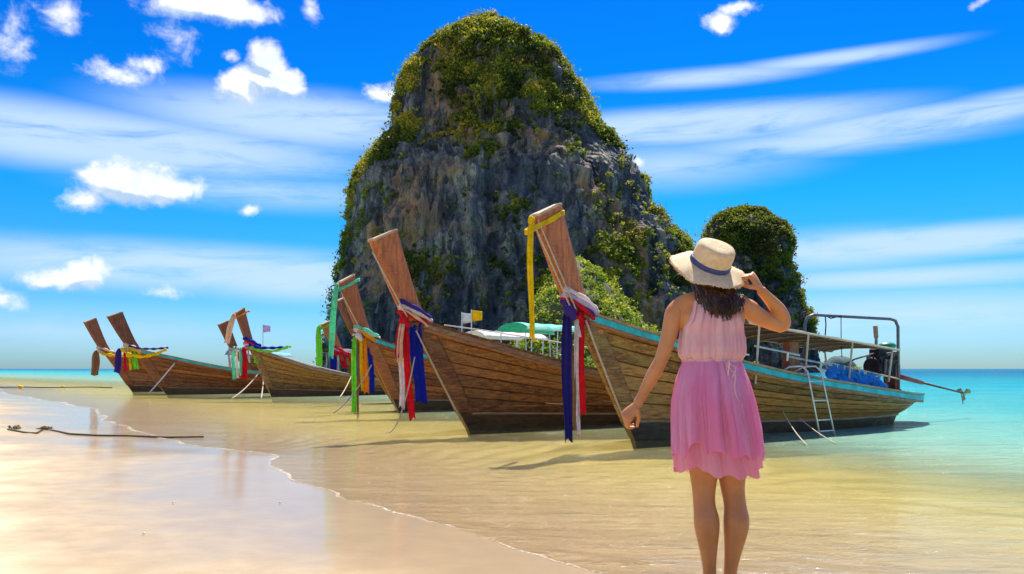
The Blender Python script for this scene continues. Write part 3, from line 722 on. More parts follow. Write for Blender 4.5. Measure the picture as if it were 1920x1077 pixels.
b9 = boat(F9, 'farthest boat at the end of the row with slim dark prow and yellow bow cloth', (W_RED, W_POSTD), sz=1.0)
canopy(b3, 4.2, 6.6, .8, 2.42, 2.38, C_TEAL, M_ALU)
canopy(b4, 3.0, 5.6, .8, 2.45, 2.40, C_CWHT, M_ALU)
canopy(b2, 4.6, 6.8, .7, 1.72, 1.62, C_MAR, M_ALU)
canopy(b9, 4.2, 7.0, .7, 2.05, 1.95, C_LBL, M_ALU)
canopy(b7, 3.6, 6.6, .8, 2.2, 2.1, M_GREYC, M_ALU)

# --- fittings of the nearest boat
root = b1
canopy(root, 1.9, 6.1, .72, 2.04, 1.66, M_GREYC, M_CREAM, posts=4, sag=.09)
mb = MB()
for q in np.linspace(.03, .97, 9): x = 1.9 + 4.1 * q; mb.tube([(x, .75 * math.sin(a_), 2.04 - .38 * q - .255 + .09 * math.cos(a_)) for a_ in np.linspace(-1.4, 1.4, 9)], .014, 5)
mb.build('canopy_batten', W_BARE, root)
mb = MB()   # arch of bent tube near the stern
arch = [(4.75, .35, .7), (4.75, .35, 1.95), (4.80, .33, 2.08), (4.92, .28, 2.13), (6.60, -.26, 2.08), (6.72, -.30, 2.05), (6.78, -.32, 1.93), (6.80, -.32, .60)]
mb.tube(arch, .030, 8); mb.build('tube_arch', M_STEEL, root, True)
mb = MB(); mb.tube([(5.2, .22, 2.12), (5.22, .22, 1.95), (5.2, .22, 1.75), (5.23, .23, 1.68)], .012, 5); mb.tube([(5.48, .07, 2.12), (5.50, .08, 1.6), (5.51, .07, 1.32)], .008, 5)
mb.tube([(5.2, .22, 2.12), (5.3, .17, 2.07), (5.48, .07, 2.12)], .012, 5); mb.build('hanging_cord', M_BLACK, root)
mb = MB(); mb.box((3.45, -.30, 1.10), (.26, .16, .95)); mb.box((3.45, -.30, .70), (.34, .22, .18)); mb.build('mooring_post', W_POST, root, bevel=.015)
# blue tarpaulin hung along the side
V = []; nU, nV = 60, 16
for i in range(nU):
    q = i / (nU - 1); x = 3.95 + 1.95 * q; top_z = 1.20 - .26 * q + .02 * math.sin(q * 34) + .012 * math.sin(q * 71)
    for j in range(nV):
        w = j / (nV - 1); z = top_z + (.84 - .19 * q + .03 * math.sin(q * 11) - top_z) * w
        V.append((x + .03 * math.sin(w * 6 + q * 9), -.66 + .14 * q + .06 * math.sin(q * 21 + w * 5) * (.3 + w) + .035 * math.sin(q * 47 - w * 8) - .06 * w, z))
o = np_mesh('tarpaulin', V, grid_faces(nU, nV), C_TRP, root); md = o.modifiers.new('s', 'SOLIDIFY'); md.thickness = .006
mb = MB(); mb.tube([(3.9, -.66, 1.22), (6.6, -.44, .90)], .016, 6); mb.tube([(4.9, .55, 1.2), (6.4, .40, .95)], .016, 6); mb.build('side_rail', M_CREAM, root)
for q in np.linspace(.05, .95, 8):
    mb = MB(); x = 3.95 + 1.95 * q; mb.tube([(x, -.66 + .14 * q, 1.22 - .24 * q), (x + .01, -.66 + .14 * q, 1.16 - .24 * q)], .009, 5); mb.build('tie', M_ROPEW, root)
# engine on its swivel
eng = MB(); ex, ez = 6.72, 1.16
eng.box((ex, 0, ez), (.52, .34, .40)); eng.box((ex - .02, 0, ez + .26), (.44, .24, .16)); eng.cyl((ex - .34, 0, ez - .02), (ex - .26, 0, ez - .02), .19, n=16); eng.build('engine_block', M_BLACK, root, bevel=.02)
mb = MB()
for i in range(4): mb.cyl((ex - .16 + i * .11, -.20, ez + .12), (ex - .16 + i * .11, -.17, ez - .16), .035, n=8)
mb.tube([(ex - .15, -.2, ez + .22), (ex + .1, -.24, ez + .25), (ex + .28, -.18, ez + .1)], .035, 8); mb.box((ex + .15, -.22, ez - .1), (.16, .1, .2)); mb.build('manifold', M_STEEL, root)
mb = MB(); er = random.Random(9)
for i in range(16):
    p_ = Vector((ex + er.uniform(-.28, .32), er.uniform(-.24, -.12), ez + er.uniform(-.25, .38)))
    if i % 3: mb.tube([p_, p_ + Vector((er.uniform(-.16, .16), er.uniform(-.05, .02), er.uniform(-.14, .14))), p_ + Vector((er.uniform(-.2, .2), 0, er.uniform(-.2, .2)))], er.uniform(.008, .02), 6)
    else: mb.box(p_, (er.uniform(.05, .12), .06, er.uniform(.05, .12)))
mb.build('pipes_and_fittings', simple('greasy_metal', (.10, .085, .075), .4, .6, var=.6), root)
mb = MB(); mb.tube([(ex - .12, .03, ez + .30), (ex - .12, .03, ez + .58)], .03, 8); mb.tube([(ex - .12, .03, ez + .56), (ex - .15, .03, ez + .80)], .045, 8); mb.build('exhaust', W_BARE, root)
mb = MB(); mb.ball((ex + .22, 0, ez + .40), (.20, .16, .08)); mb.build('air_filter', simple('green_enamel', (.01, .22, .13), .4), root, True)
mb = MB(); mb.ball((ex + .08, -.20, ez + .20), (.05, .04, .06)); mb.ball((ex + .2, -.21, ez + .18), (.04, .04, .05)); mb.build('oil_filter', simple('red_enamel', (.5, .02, .02), .4), root, True)
mb = MB(); mb.box((ex + .34, 0, ez - .28), (.10, .26, .55)); mb.cyl((ex + .34, 0, .50), (ex + .34, 0, .90), .05); mb.box((ex + .30, -.02, .60), (.3, .3, .18)); mb.build('swivel_mount', simple('rusty_iron', (.16, .07, .04), .7, .4, var=.5), root, bevel=.01)
mb = MB(); mb.tube([(ex + .30, 0, ez - .16), (ex + 1.50, -.02, ez - .36)], [.055, .045], 10); mb.build('tail_tube', simple('rust_red_paint', (.20, .05, .035), .5, .2, var=.4), root, True)
mb = MB(); mb.tube([(ex + 1.45, -.02, ez - .35), (ex + 3.10, -.05, ez - .60)], [.026, .020], 8); mb.build('propeller_shaft', simple('shaft_bronze', (.20, .09, .05), .45, .6, var=.4), root, True)
mb = MB(); hub = Vector((ex + 3.14, -.05, ez - .61)); mb.tube([hub - Vector((.07, 0, -.02)), hub + Vector((.08, 0, -.02))], [.035, .02], 8)
for k_ in range(3):
    a_ = k_ * 2.094 + .5; d1 = Vector((0, math.cos(a_), math.sin(a_))); d2 = Vector((.5, -math.sin(a_), math.cos(a_))).normalized()
    mb.add([hub + d1 * .03 - d2 * .02, hub + d1 * .12 - d2 * .06, hub + d1 * .17 + d2 * .0, hub + d1 * .12 + d2 * .07, hub + d1 * .03 + d2 * .02,
            hub + d1 * .03 - d2 * .02 + Vector((.012, 0, 0)), hub + d1 * .12 - d2 * .06 + Vector((.012, 0, 0)), hub + d1 * .17 + Vector((.012, 0, 0)), hub + d1 * .12 + d2 * .07 + Vector((.012, 0, 0)), hub + d1 * .03 + d2 * .02 + Vector((.012, 0, 0))],
           [(0, 1, 2, 3, 4), (9, 8, 7, 6, 5), (0, 5, 6, 1), (1, 6, 7, 2), (2, 7, 8, 3), (3, 8, 9, 4)])
mb.tube([hub + Vector((-.10, 0, .02)), hub + Vector((-.02, 0, -.24))], .012, 5)
mb.build('propeller', simple('weathered_brass', (.34, .27, .13), .5, .5, var=.4), root)
mb = MB(); mb.tube([(ex - .2, 0, ez + .25), (ex - 1.0, -.06, ez + .12), (ex - 1.5, -.1, ez - .02)], .016, 6); mb.build('steering_handle', M_STEEL, root)
mb = MB()
for i in range(7):
    a_ = i * .9; mb.ball((ex - .45 + .09 * (i % 3), -.12 + .1 * (i % 2), .66 + .07 * (i // 3)), (.09, .08, .07), 8, 6)
mb.build('fuel_cans', M_BLACK, root, True)
for i, (x, z) in enumerate(((2.6, 1.45), (3.5, 1.28))):
    mb = MB(); mb.tube([(x - .5, -.62, z + .02), (x + .6, -.66, z - .12)], .018, 6); mb.tube([(x + .3, -.66, z - .08), (x + .3, -.64, z - .22)], .018, 6); mb.build('passenger_rail', M_ALU, root)
# ladder hooked over the rail
lad = thing('boarding_ladder', 'pale metal boarding ladder hooked over the side of the largest boat', 'ladder', L2W(F1, (2.95, -.86, 1.0)), TH)
def lp(x, y, z): return (x - 2.95, y + .86, z - 1.0)
for dx in (0, .36):
    mb = MB(); mb.tube([lp(2.62 + dx, -.70, 1.02), lp(2.75 + dx, -.80, 1.13), lp(2.90 + dx, -.93, 1.14), lp(2.95 + dx, -1.0, 1.05), lp(2.94 + dx * 1.1, -1.25, -.06)], .016, 8); mb.build('ladder_rail', M_ALU, lad, True)
for q in (.15, .45, .75, .92):
    mb = MB(); z = 1.05 - 1.05 * q; mb.tube([lp(2.95, -1.0 - .25 * q, z), lp(3.31, -1.0 - .25 * q, z)], .014, 6); mb.build('ladder_rung', M_ALU, lad, True)

# ------------------------------------------------------------------ ribbons, garlands, ropes
def ribbon(path, width, mat, parent, wdir=(1, 0, 0), folds=3, depth=.25, flare=1.0, name='ribbon'):
    """pleated hanging strip along path"""
    pts = [Vector(p) for p in path]; n = 22
    cum_ = [0]
    for a_, b_ in zip(pts, pts[1:]): cum_.append(cum_[-1] + (b_ - a_).length)
    arr = np.array(pts); s = np.linspace(0, cum_[-1], n)
    C_ = np.stack([np.interp(s, cum_, arr[:, i]) for i in range(3)], -1)
    wd_ = np.array(wdir, float); wd_ /= np.linalg.norm(wd_); V = []; m = folds * 4 + 1; ph = random.random() * 6
    for i in range(n):
        q = i / (n - 1); w = width * (.62 + .38 * min(1, q * 4)) * (1 + (flare - 1) * q) * (1 + .06 * math.sin(q * 9 + ph))
        tg_ = C_[min(i + 1, n - 1)] - C_[max(i - 1, 0)]; nn_ = np.cross(tg_, wd_); nn_ /= np.linalg.norm(nn_) + 1e-9
        ca_, sa_ = math.cos(.5 * math.sin(q * 3 + ph)), math.sin(.5 * math.sin(q * 3 + ph)); wq_ = wd_ * ca_ + nn_ * sa_; nn_ = nn_ * ca_ - wd_ * sa_
        for j in range(m):
            r = j / (m - 1) - .5; rag = np.array((0, 0, -(q ** 6) * .022 * cum_[-1] * math.sin(j * .8 + ph) ))
            V.append(C_[i] + rag + wq_ * (r * w + .01 * math.sin(q * 7 + ph)) + nn_ * (math.sin(r * folds * 2 * math.pi + ph + q * .8) * depth * width / folds + .02 * math.sin(q * 5 + ph)))
    o = np_mesh(name, V, grid_faces(n, m), mat, parent)
    md = o.modifiers.new('thick', 'SOLIDIFY'); md.thickness = .004; return o
def sash(path, rad, mat, parent, name='sash', flat=.55):
    """bunched cloth wound round the prow"""
    pts = np.array(path, float); n = 26; t_ = np.linspace(0, len(pts) - 1, n); C_ = np.stack([np.interp(t_, range(len(pts)), pts[:, i]) for i in range(3)], -1)
    mb = MB(); rr_ = [rad * (.85 + .3 * math.sin(i * 1.3)) for i in range(n)]; mb.tube([Vector(c_) for c_ in C_], rr_, 9); return mb.build(name, mat, parent, True)
def wrap_path(x0, x1, z0, z1, hw=.12, n=18, tilt=.0):
    """ring round the post: centre line x0..x1 at heights z0..z1"""
    P_ = []
    for i in range(n + 1):
        a_ = 2 * math.pi * i / n; cx_ = (x0 + x1) / 2; P_.append((cx_ + (x1 - x0) / 2 * math.cos(a_ + math.pi), hw * math.sin(a_ + math.pi) * (1 + .1 * math.sin(3 * a_)), z0 + (z1 - z0) * (1 + math.cos(a_)) / 2 + .0 * a_))
    return P_
KX, KZ = -1.24, 1.93       # knot on the stem, boat coordinates
GROUP_R = 'ribbons tied to the boats\' prows'
def bow_ribbons(foot, label, wraps, hang, sz=1.0, extra=None):
    kn = L2W(foot, (KX, 0, KZ), sz=sz)
    root = thing('bow_ribbons', label, 'ribbons', kn, TH, GROUP_R)
    for i, (mat, dz, r) in enumerate(wraps):
        sash(wrap_path(-.10, .52 - .03 * i, dz - .06, dz + .16 + .03 * i, .13 + .01 * i), r, mat, root)
    for (mat, dx, dy, w, L, sway) in hang:
        ribbon([(dx + .02, dy, .02), (dx - .03, dy - .05, -.12), (dx - .02 + sway * .3, dy - .05, -L * .4), (dx + sway, dy - .05, -L)], w, mat, root, (1, -.25, 0), 2)
    mb = MB(); mb.ball((-.06, -.09, .0), (.09, .08, .09), 10, 7); mb.ball((-.02, -.12, -.07), (.06, .06, .08), 8, 6); mb.build('knot', wraps[0][0], root, True)
    return root
bow_ribbons(F1, 'long purple, white and red ribbons knotted on the nearest prow, reaching the water', [(C_PUR, -.02, .045), (C_LAV, .05, .05), (C_WHT, .10, .05), (C_RED, -.06, .035)],
    [(C_NVY, -.06, -.02, .17, 1.86, -.01), (C_WHT, .10, -.03, .07, 1.80, .02), (C_BRN, .05, .0, .06, 1.7, .02), (C_RED, .17, -.03, .12, 1.50, .02), (C_RED, .16, .02, .04, 1.78, -.02), (C_WHT, .15, -.05, .15, .38, -.02), (C_RED, .10, -.07, .20, .20, .10)])
bow_ribbons(F2, 'red, white and broad blue ribbons knotted on the second boat\'s prow', [(C_RED, -.02, .045), (C_WHT, .06, .045), (C_PUR, .11, .05), (C_PCH, -.05, .03)],
    [(C_WHT, -.06, 0, .11, 1.50, -.02), (C_RED, .0, -.03, .11, 1.70, .10), (C_BLU, .20, -.02, .26, 1.42, .08), (C_RED, -.08, -.05, .14, .65, -.08), (C_PCH, -.08, -.06, .10, .72, -.08)])
bow_ribbons(F3, 'lime, orange and blue ribbons under a white sash on the third boat\'s prow', [(C_WHT, .0, .06), (C_MNT, .06, .05), (C_YEL, -.06, .045), (C_ORG, -.1, .04)],
    [(C_GRN, -.12, 0, .14, 1.95, -.06), (C_BRN, .0, .03, .06, 2.1, -.04), (C_ORG, .14, -.02, .14, 1.45, .02), (C_YEL, .04, -.04, .08, 1.40, .0), (C_BLU, .30, 0, .14, 1.45, .04)])
bow_ribbons(F4, 'purple and yellow sash with blue and red tails on the very dark prow', [(C_PUR, .0, .06), (C_YEL, -.08, .05), (C_WHT, .05, .05), (C_RED, -.1, .04)],
    [(C_BLU, .05, 0, .18, 1.1, .05), (C_RED, .25, 0, .1, .9, .05), (C_WHT, -.08, 0, .07, .5, 0)], sz=.98)
bow_ribbons(F5, 'bulky red bow knot with dark blue tails on the low orange-brown prow', [(C_RED, -.05, .10), (C_LAV, .0, .07), (C_RED, .05, .08), (C_PUR, -.1, .05)],
    [(C_BLU, -.10, -.02, .26, 1.5, .0), (C_WHT, .1, -.03, .08, 1.4, .02), (C_MNT, .15, 0, .06, 1.7, -.03), (C_RED, .40, -.05, .50, .62, .05)], sz=.90)
r6 = bow_ribbons(F6, 'pink and white bow scarf with green garland on the olive boat with orange-topped prow', [(C_PNK, .0, .07), (C_WHT, -.06, .06), (C_BLU, .12, .08), (C_RED, .04, .05)],
    [(C_MNT, -.52, 0, .12, 1.25, -.02), (C_WHT, -.40, 0, .10, 1.2, .0), (C_RED, -.12, -.02, .26, 1.25, -.05), (C_MNT, -.25, 0, .1, 1.1, -.02), (C_WHT, .05, 0, .08, .6, .0), (C_GRN, .28, 0, .18, .62, .06)])
sash([(.0, -.10, .0), (.35, -.30, -.12), (.8, -.48, -.17), (1.2, -.58, -.05), (1.5, -.60, .05)], .055, C_GRN, r6, 'garland'); sash([(.0, -.08, .1), (.4, -.28, -.02), (.9, -.45, -.02), (1.4, -.56, .02)], .06, C_BLU, r6, 'garland')
bow_ribbons(F7, 'small white and mint bow scarf on the half hidden dark boat', [(C_WHT, .0, .07), (C_RED, -.06, .06)], [(C_WHT, -.1, 0, .12, .9, 0), (C_MNT, .05, 0, .1, 1.0, 0)], sz=.98)
r8 = bow_ribbons(F8, 'yellow garland with purple, red and green tails on the smooth reddish boat', [(C_PCH, .02, .08), (C_WHT, -.04, .07), (C_YEL, -.1, .07)],
    [(C_PUR, -.30, 0, .26, 1.0, -.1), (C_RED, -.08, 0, .12, .95, .0), (C_YEL, .10, 0, .1, .9, .0), (C_GRN, .26, 0, .22, .85, .05)])
sash([(-.25, -.10, .0), (.0, -.30, -.24), (.5, -.42, -.34), (1.0, -.50, -.22), (1.4, -.55, -.02)], .075, C_YEL, r8, 'garland'); sash([(.0, -.10, .12), (.5, -.35, .0), (1.0, -.42, .0), (1.5, -.5, .06)], .05, C_PUR, r8, 'garland')
r9 = bow_ribbons(F9, 'brown scarf and yellow bow cloth on the farthest boat', [(C_PCH, .0, .08), (C_BRN, -.06, .06)], [(C_BRN, -.14, 0, .34, 1.15, -.12)])
sash([(.05, -.10, -.12), (.5, -.3, -.20), (1.0, -.36, -.22), (1.4, -.4, -.24)], .085, C_YEL, r9, 'garland')
def top_ribbon(foot, label, mat, L, w, drift=(0, 0), sz=1.0, mat2=None, wrapz=3.30, long=1):
    p0 = L2W(foot, (-1.93, 0, 3.22), sz=sz)
    root = thing('prow_top_ribbon', label, 'ribbon', p0, TH, GROUP_R)
    for o_ in (-.11, -.085, -.06): sash([(-.03, -.09, -.10 + o_), (.12, -.10, -.02 + o_), (.30, -.10, .07 + o_), (.50, -.085, .19 + o_), (.60, 0, .22 + o_), (.50, .085, .19 + o_), (.2, .10, .02 + o_), (-.02, .09, -.10 + o_), (-.05, 0, -.13 + o_), (-.03, -.09, -.10 + o_)], .016, mat, root, 'wrap')
    ribbon([(-.03, -.09, -.02), (-.07, -.12, -.16), (-.07 + drift[0] * .5, -.13 + drift[1] * .5, -L * .5), (-.07 + drift[0], -.13 + drift[1], -L)], w, mat2 or mat, root, (1, -.3, 0), 2)
    if long > 1: ribbon([(-.0, -.10, .0), (-.0, -.13, -.16), (.02 + drift[0] * .5, -.14, -L * .5), (.03 + drift[0], -.14, -L * .97)], w * .7, mat, root, (1, -.3, 0), 1)
    mb = MB(); mb.ball((-.05, -.10, -.06), (.05, .04, .07), 8, 6); mb.build('knot', mat, root, True)
    return root
top_ribbon(F1, 'long bright yellow ribbon hanging from the top of the nearest prow', C_YEL, 1.72, .10, long=1)
top_ribbon(F3, 'pale mint green ribbon blowing down from the top of the third prow', C_MNT, 1.85, .15, drift=(-.16, 0), long=1)
top_ribbon(F5, 'lime green ribbon hanging from the low orange-brown prow', C_GRN, 1.75, .26, sz=.90)
top_ribbon(F6, 'orange cloth tied on a prow top with a peach tail', C_ORG, 1.15, .22, drift=(-.25, 0), mat2=C_PCH)
def rope(path, r, mat, label, name='mooring_rope', cat='rope', group=None):
    o_ = Vector(path[0]); mb = MB(); mb.tube([Vector(p) - o_ for p in path], r, 6); ob = mb.build(name, mat, None, True); ob.location = o_; tag(ob, label, cat, group); return ob
def sagp(a, b, sag, n=10): return [tuple(Vector(a).lerp(Vector(b), i / n) - Vector((0, 0, sag * 4 * (i / n) * (1 - i / n)))) for i in range(n + 1)]
rope(sagp(L2W(F1, (-1.93, -.10, 3.12)), L2W(F1, (-1.30, -.12, 1.98)), .0), .012, M_ROPE, 'thin rope running down the face of the nearest prow, left strand')
rope(sagp(L2W(F1, (-1.86, -.10, 3.18)), L2W(F1, (-1.22, -.14, 1.96)), .0), .011, M_ROPE, 'thin rope running down the face of the nearest prow, right strand')
rope(sagp(L2W(F1, (-1.05, -.16, 1.80)), L2W(F1, (-.22, -.14, .20)), .02), .016, M_ROPE, 'taut rope along the stem of the nearest boat down to its forefoot')
rope(sagp(L2W(F2, (-1.88, -.09, 3.05)), L2W(F2, (-1.26, -.14, 1.98)), .0), .013, M_ROPE, 'thin rope down the front edge of the second prow')
rope(sagp(L2W(F2, (-1.10, -.16, 1.75)), L2W(F2, (-.22, -.13, .25)), .02), .014, M_ROPE, 'taut rope along the stem of the second boat')
rope(sagp(L2W(F2, (-1.15, -.2, 1.3)), (-2.15, 13.6, .0), .35), .012, M_ROPE, 'slack rope curving from the second bow into the shallow water')
rope(sagp(L2W(F3, (-1.88, -.09, 3.05)), L2W(F3, (-1.2, -.14, 1.98)), .0), .014, M_ROPE, 'thin rope down the front edge of the third prow')
rope(sagp(L2W(F5, (-.5, -.3, 1.3), sz=.9), (-6.4, 29.5, .0), .1), .02, M_ROPE, 'pale rope from the red-knotted bow down to the shallows')
rope(sagp(L2W(F3, (-1.0, -.3, 1.2)), (-4.4, 19.6, .0), .15), .016, M_ROPE, 'pale rope from the third bow down to the shallows')
rope(sagp(L2W(F6, (-.6, -.3, 1.1)), (-10.1, 28.6, .0), .12), .022, M_ROPE, 'pale rope from the olive boat with the green garland to the shallows')
rope(sagp(L2W(F6, (-.5, -.3, .9)), (-9.2, 29.2, .0), .12), .022, M_ROPE, 'second shorter rope below the bow with the green garland')
rope(sagp(L2W(F8, (.25, -.36, 1.35)), L2W(F8, (-.60, -.5, .10)), .02), .03, M_ROPEW, 'white rope slanting across the bow planks of the smooth reddish boat')
rope(sagp(L2W(F1, (2.5, -.85, .42)), (4.20, 11.3, .0), .05), .009, M_ROPE, 'pale rope slanting into the water left of the ladder')
rope(sagp(L2W(F1, (2.9, -.86, .30)), (4.72, 11.55, .0), .03), .008, M_ROPE, 'short pale rope beside the foot of the ladder')
rope(sagp(L2W(F6, (.2, -.45, 1.62)), L2W(F6, (5.0, -.95, .72)), .05), .02, M_ROPEW, 'white rope along the side of the olive boat with orange-topped prow')
rope(sagp(L2W(F2, (-.6, -.25, 1.86)), L2W(F2, (6.6, -.9, .78)), -.10), .012, M_ROPEW, 'white line stretched along the rail of the second boat')
for (px, py0, py1, D_, c_, lab) in ((884, 580, 628, 23.5, C_YEL, 'small yellow flag on a thin pole above the boats'), (866, 585, 612, 24.5, C_CWHT, 'small white pennant just left of the yellow flag'), (493, 608, 640, 35, C_LAV, 'small pale pinwheel flag on a pole above the olive boat')):
    x = (px - 960) / F * D_; z1 = CAM_H + (691 - py0) / F * D_
    fl = thing('pole_flag', lab, 'flag', (x, D_, .5)); mb = MB(); mb.tube([(0, 0, .0), (0, 0, z1 - .5)], .018, 6); mb.build('pole', M_ALU, fl)
    V = [(.02 + .30 * i / 8, .03 * math.sin(i), z1 - .52 - .34 * j / 4 * (1 - .25 * i / 8) - .04 * i / 8) for i in range(9) for j in range(5)]
    o = np_mesh('pennant', V, grid_faces(9, 5), c_, fl); o.modifiers.new('s', 'SOLIDIFY').thickness = .004
# floating line with yellow floats far left; weedy rope on the sand
fp = [((px - 960) / F * 46, 46 + .6 * math.sin(px * .05), .02) for px in range(-20, 232, 12)]
rope(fp, .03, M_BLACK, 'dark floating line on the shallow water at the far left', 'float_line')
for px, s in ((38, 1.), (118, .7), (190, .5)):
    mb = MB(); mb.ball((0, 0, .03), (.16 * s, .12 * s, .09 * s), 10, 7); o = mb.build('float', C_YEL, None, True); o.location = ((px - 960) / F * 46, 46, .02)
    tag(o, {38: 'largest yellow float on the far left line', 118: 'middle yellow float of the far left line', 190: 'smallest yellow float at the right end of the far left line'}[px], 'float')
def gpt(px, py): 
    tt_ = CAM_H / ((py - 691) / F); x, y = (px - 960) / F * tt_, tt_; return (x, y, float(max(ground_z(np.array([x]), np.array([y]))[0], 0)) + .012)
wp_ = [gpt(px, py) for px, py in ((15, 812), (45, 818), (70, 819), (85, 809), (100, 812), (130, 819), (180, 821), (240, 820), (310, 821), (382, 820))]
rope(wp_, .016, simple('weedy_rope', (.10, .085, .045), .9, var=.4, scale=30), 'dark weedy rope stretched across the wet sand at the left', 'beached_rope')
wm_ = simple('seaweed', (.16, .13, .05), .8, var=.5, scale=40)
for (px, py, s, lab) in ((32, 810, 1.0, 'clump of brown seaweed at the left end of the rope on the sand'), (84, 810, .8, 'knotted weed lump where the rope on the sand bends')):
    base_ = Vector(gpt(px, py)); mb = MB()
    for i in range(26):
        a_ = random.random() * 6.28; r = random.random() * .10 * s; q = Vector((math.cos(a_) * r * 1.3, math.sin(a_) * r, 0)); e_ = q + Vector((random.uniform(-.1, .1), random.uniform(-.05, .05), random.uniform(.0, .04)))
        mb.tube([q, (q + e_) / 2 + Vector((0, 0, random.uniform(.01, .04) * s)), e_], [.008, .014, .004], 5)
    o = mb.build('seaweed_clump', wm_, None, True); o.location = base_; tag(o, lab, 'seaweed')
sh_m = simple('shell', (.62, .52, .40), .6, var=.3)
for i, (px, py, lab) in enumerate(((325, 955, 'small shell alone in the middle of the wet sand'), (270, 1020, 'small shell nearest the bottom of the beach'), (525, 948, 'small shell close to the foam line'))):
    mb = MB(); mb.ball((0, 0, 0), (.012, .009, .005), 8, 5); o = mb.build('shell', sh_m, None, True); o.location = gpt(px, py); o.rotation_euler = (0, 0, i * 1.3); tag(o, lab, 'shell')

# ------------------------------------------------------------------ the woman
PX, PY = (1340 - 960) / F * 3.78, 3.78
PZ = 0.0
person = thing('person', 'woman seen from behind in a pink sleeveless dress, one hand holding her straw hat', 'person', (PX, PY, PZ))
skin_m, k, p = new_mat('skin')
c = k.coord(); n_ = k.noise(c, 9, 4, .6)
k.put(p.inputs['Base Color'], k.mix(k.rng(n_, .3, .7), (.51, .205, .062), (.61, .265, .092))); p.inputs['Roughness'].default_value = .48
p.inputs['Subsurface Weight'].default_value = .12; p.inputs['Subsurface Radius'].default_value = (1, .35, .2); p.inputs['Subsurface Scale'].default_value = .02
k.link(k.bump(k.noise(c, 160, 3), .12, .002), p.inputs['Normal'])
def cr(pts, n):
    P_ = np.array(pts, float); m = len(P_); P_ = np.vstack([2 * P_[0] - P_[1], P_, 2 * P_[-1] - P_[-2]]); o_ = []
    for i in range(m - 1):
        a, b, c_, d = P_[i:i + 4]
        for t_ in np.linspace(0, 1, n, endpoint=False):
            o_.append(.5 * ((2 * b) + (-a + c_) * t_ + (2 * a - 5 * b + 4 * c_ - d) * t_ ** 2 + (-a + 3 * b - 3 * c_ + d) * t_ ** 3))
    o_.append(P_[-2]); return np.array(o_)
def limb(mb, rows, n=5, sides=18, ell=1.0):
    A_ = cr(rows, n); mb.tube([Vector(r[:3]) for r in A_], [max(.002, r[3]) for r in A_], sides, ell=ell)
# torso rings: z, cx, cy, rx, ry
TOR = cr([(.74,.022,.00,.140,.100), (.80,.015,-.005,.158,.112), (.88,.008,-.012,.172,.122), (.96,.002,-.008,.160,.110), (1.05,-.008,.0,.128,.092), (1.12,-.013,.004,.122,.088), (1.20,-.015,.006,.136,.100), (1.29,-.016,.0,.150,.104),
    (1.36,-.018,-.004,.158,.090), (1.405,-.018,-.006,.120,.070), (1.44,-.018,-.008,.066,.058), (1.475,-.02,-.004,.050,.052)], 6)
def tor(z): return [float(np.interp(z, TOR[:, 0], TOR[:, i])) for i in range(1, 5)]
body = MB()
rings = []
for r in TOR:
    z, cx_, cy_, rx_, ry_ = r; ring = []
    for k_ in range(36):
        a_ = 2 * math.pi * k_ / 36; s_, c_ = math.sin(a_), math.cos(a_); blade = 0
        if z > 1.2 and s_ < 0: blade = .008 * math.exp(-((abs(c_) - .5) / .25) ** 2) * math.sin(min(1, (z - 1.2) / .16) * math.pi) - .007 * math.exp(-(c_ / .16) ** 2)
        if .8 < z < .95 and s_ < 0: blade = .010 * math.exp(-((abs(c_) - .5) / .3) ** 2)
        ring.append((cx_ + rx_ * c_, cy_ + (ry_ + blade) * s_, z))
    rings.append(ring)
body.loft(rings)
limb(body, [(-.02,-.004,1.44,.054), (-.022,.0,1.49,.049), (-.026,.012,1.545,.050)])
for z0 in (1.40,): # shoulder yoke
    limb(body, [(-.198,-.002,1.368,.040), (-.15,-.004,1.402,.046), (-.09,-.008,1.418,.046), (-.02,-.008,1.424,.048), (.06,-.006,1.418,.046), (.12,.0,1.402,.047), (.165,.004,1.380,.042)])
# arm hanging, slightly away from the body
limb(body, [(-.150,-.004,1.393,.038), (-.188,-.004,1.368,.045), (-.204,-.008,1.32,.042), (-.221,-.012,1.25,.0375), (-.243,-.014,1.18,.034), (-.262,-.012,1.13,.032), (-.283,-.008,1.09,.0335), (-.306,.0,1.045,.031), (-.332,.008,.995,.025), (-.352,.012,.955,.0225), (-.364,.014,.935,.024)])
# raised arm: elbow out and forward, forearm folded back to the hat brim
limb(body, [(.120,-.002,1.40,.040), (.160,.006,1.385,.046), (.205,.03,1.357,.043), (.255,.055,1.337,.039), (.305,.078,1.319,.036), (.345,.092,1.312,.036)])
limb(body, [(.330,.088,1.306,.035), (.357,.092,1.316,.034), (.352,.085,1.345,.036), (.322,.064,1.384,.036), (.284,.042,1.42,.030), (.245,.022,1.453,.0245), (.222,.012,1.475,.0235)])
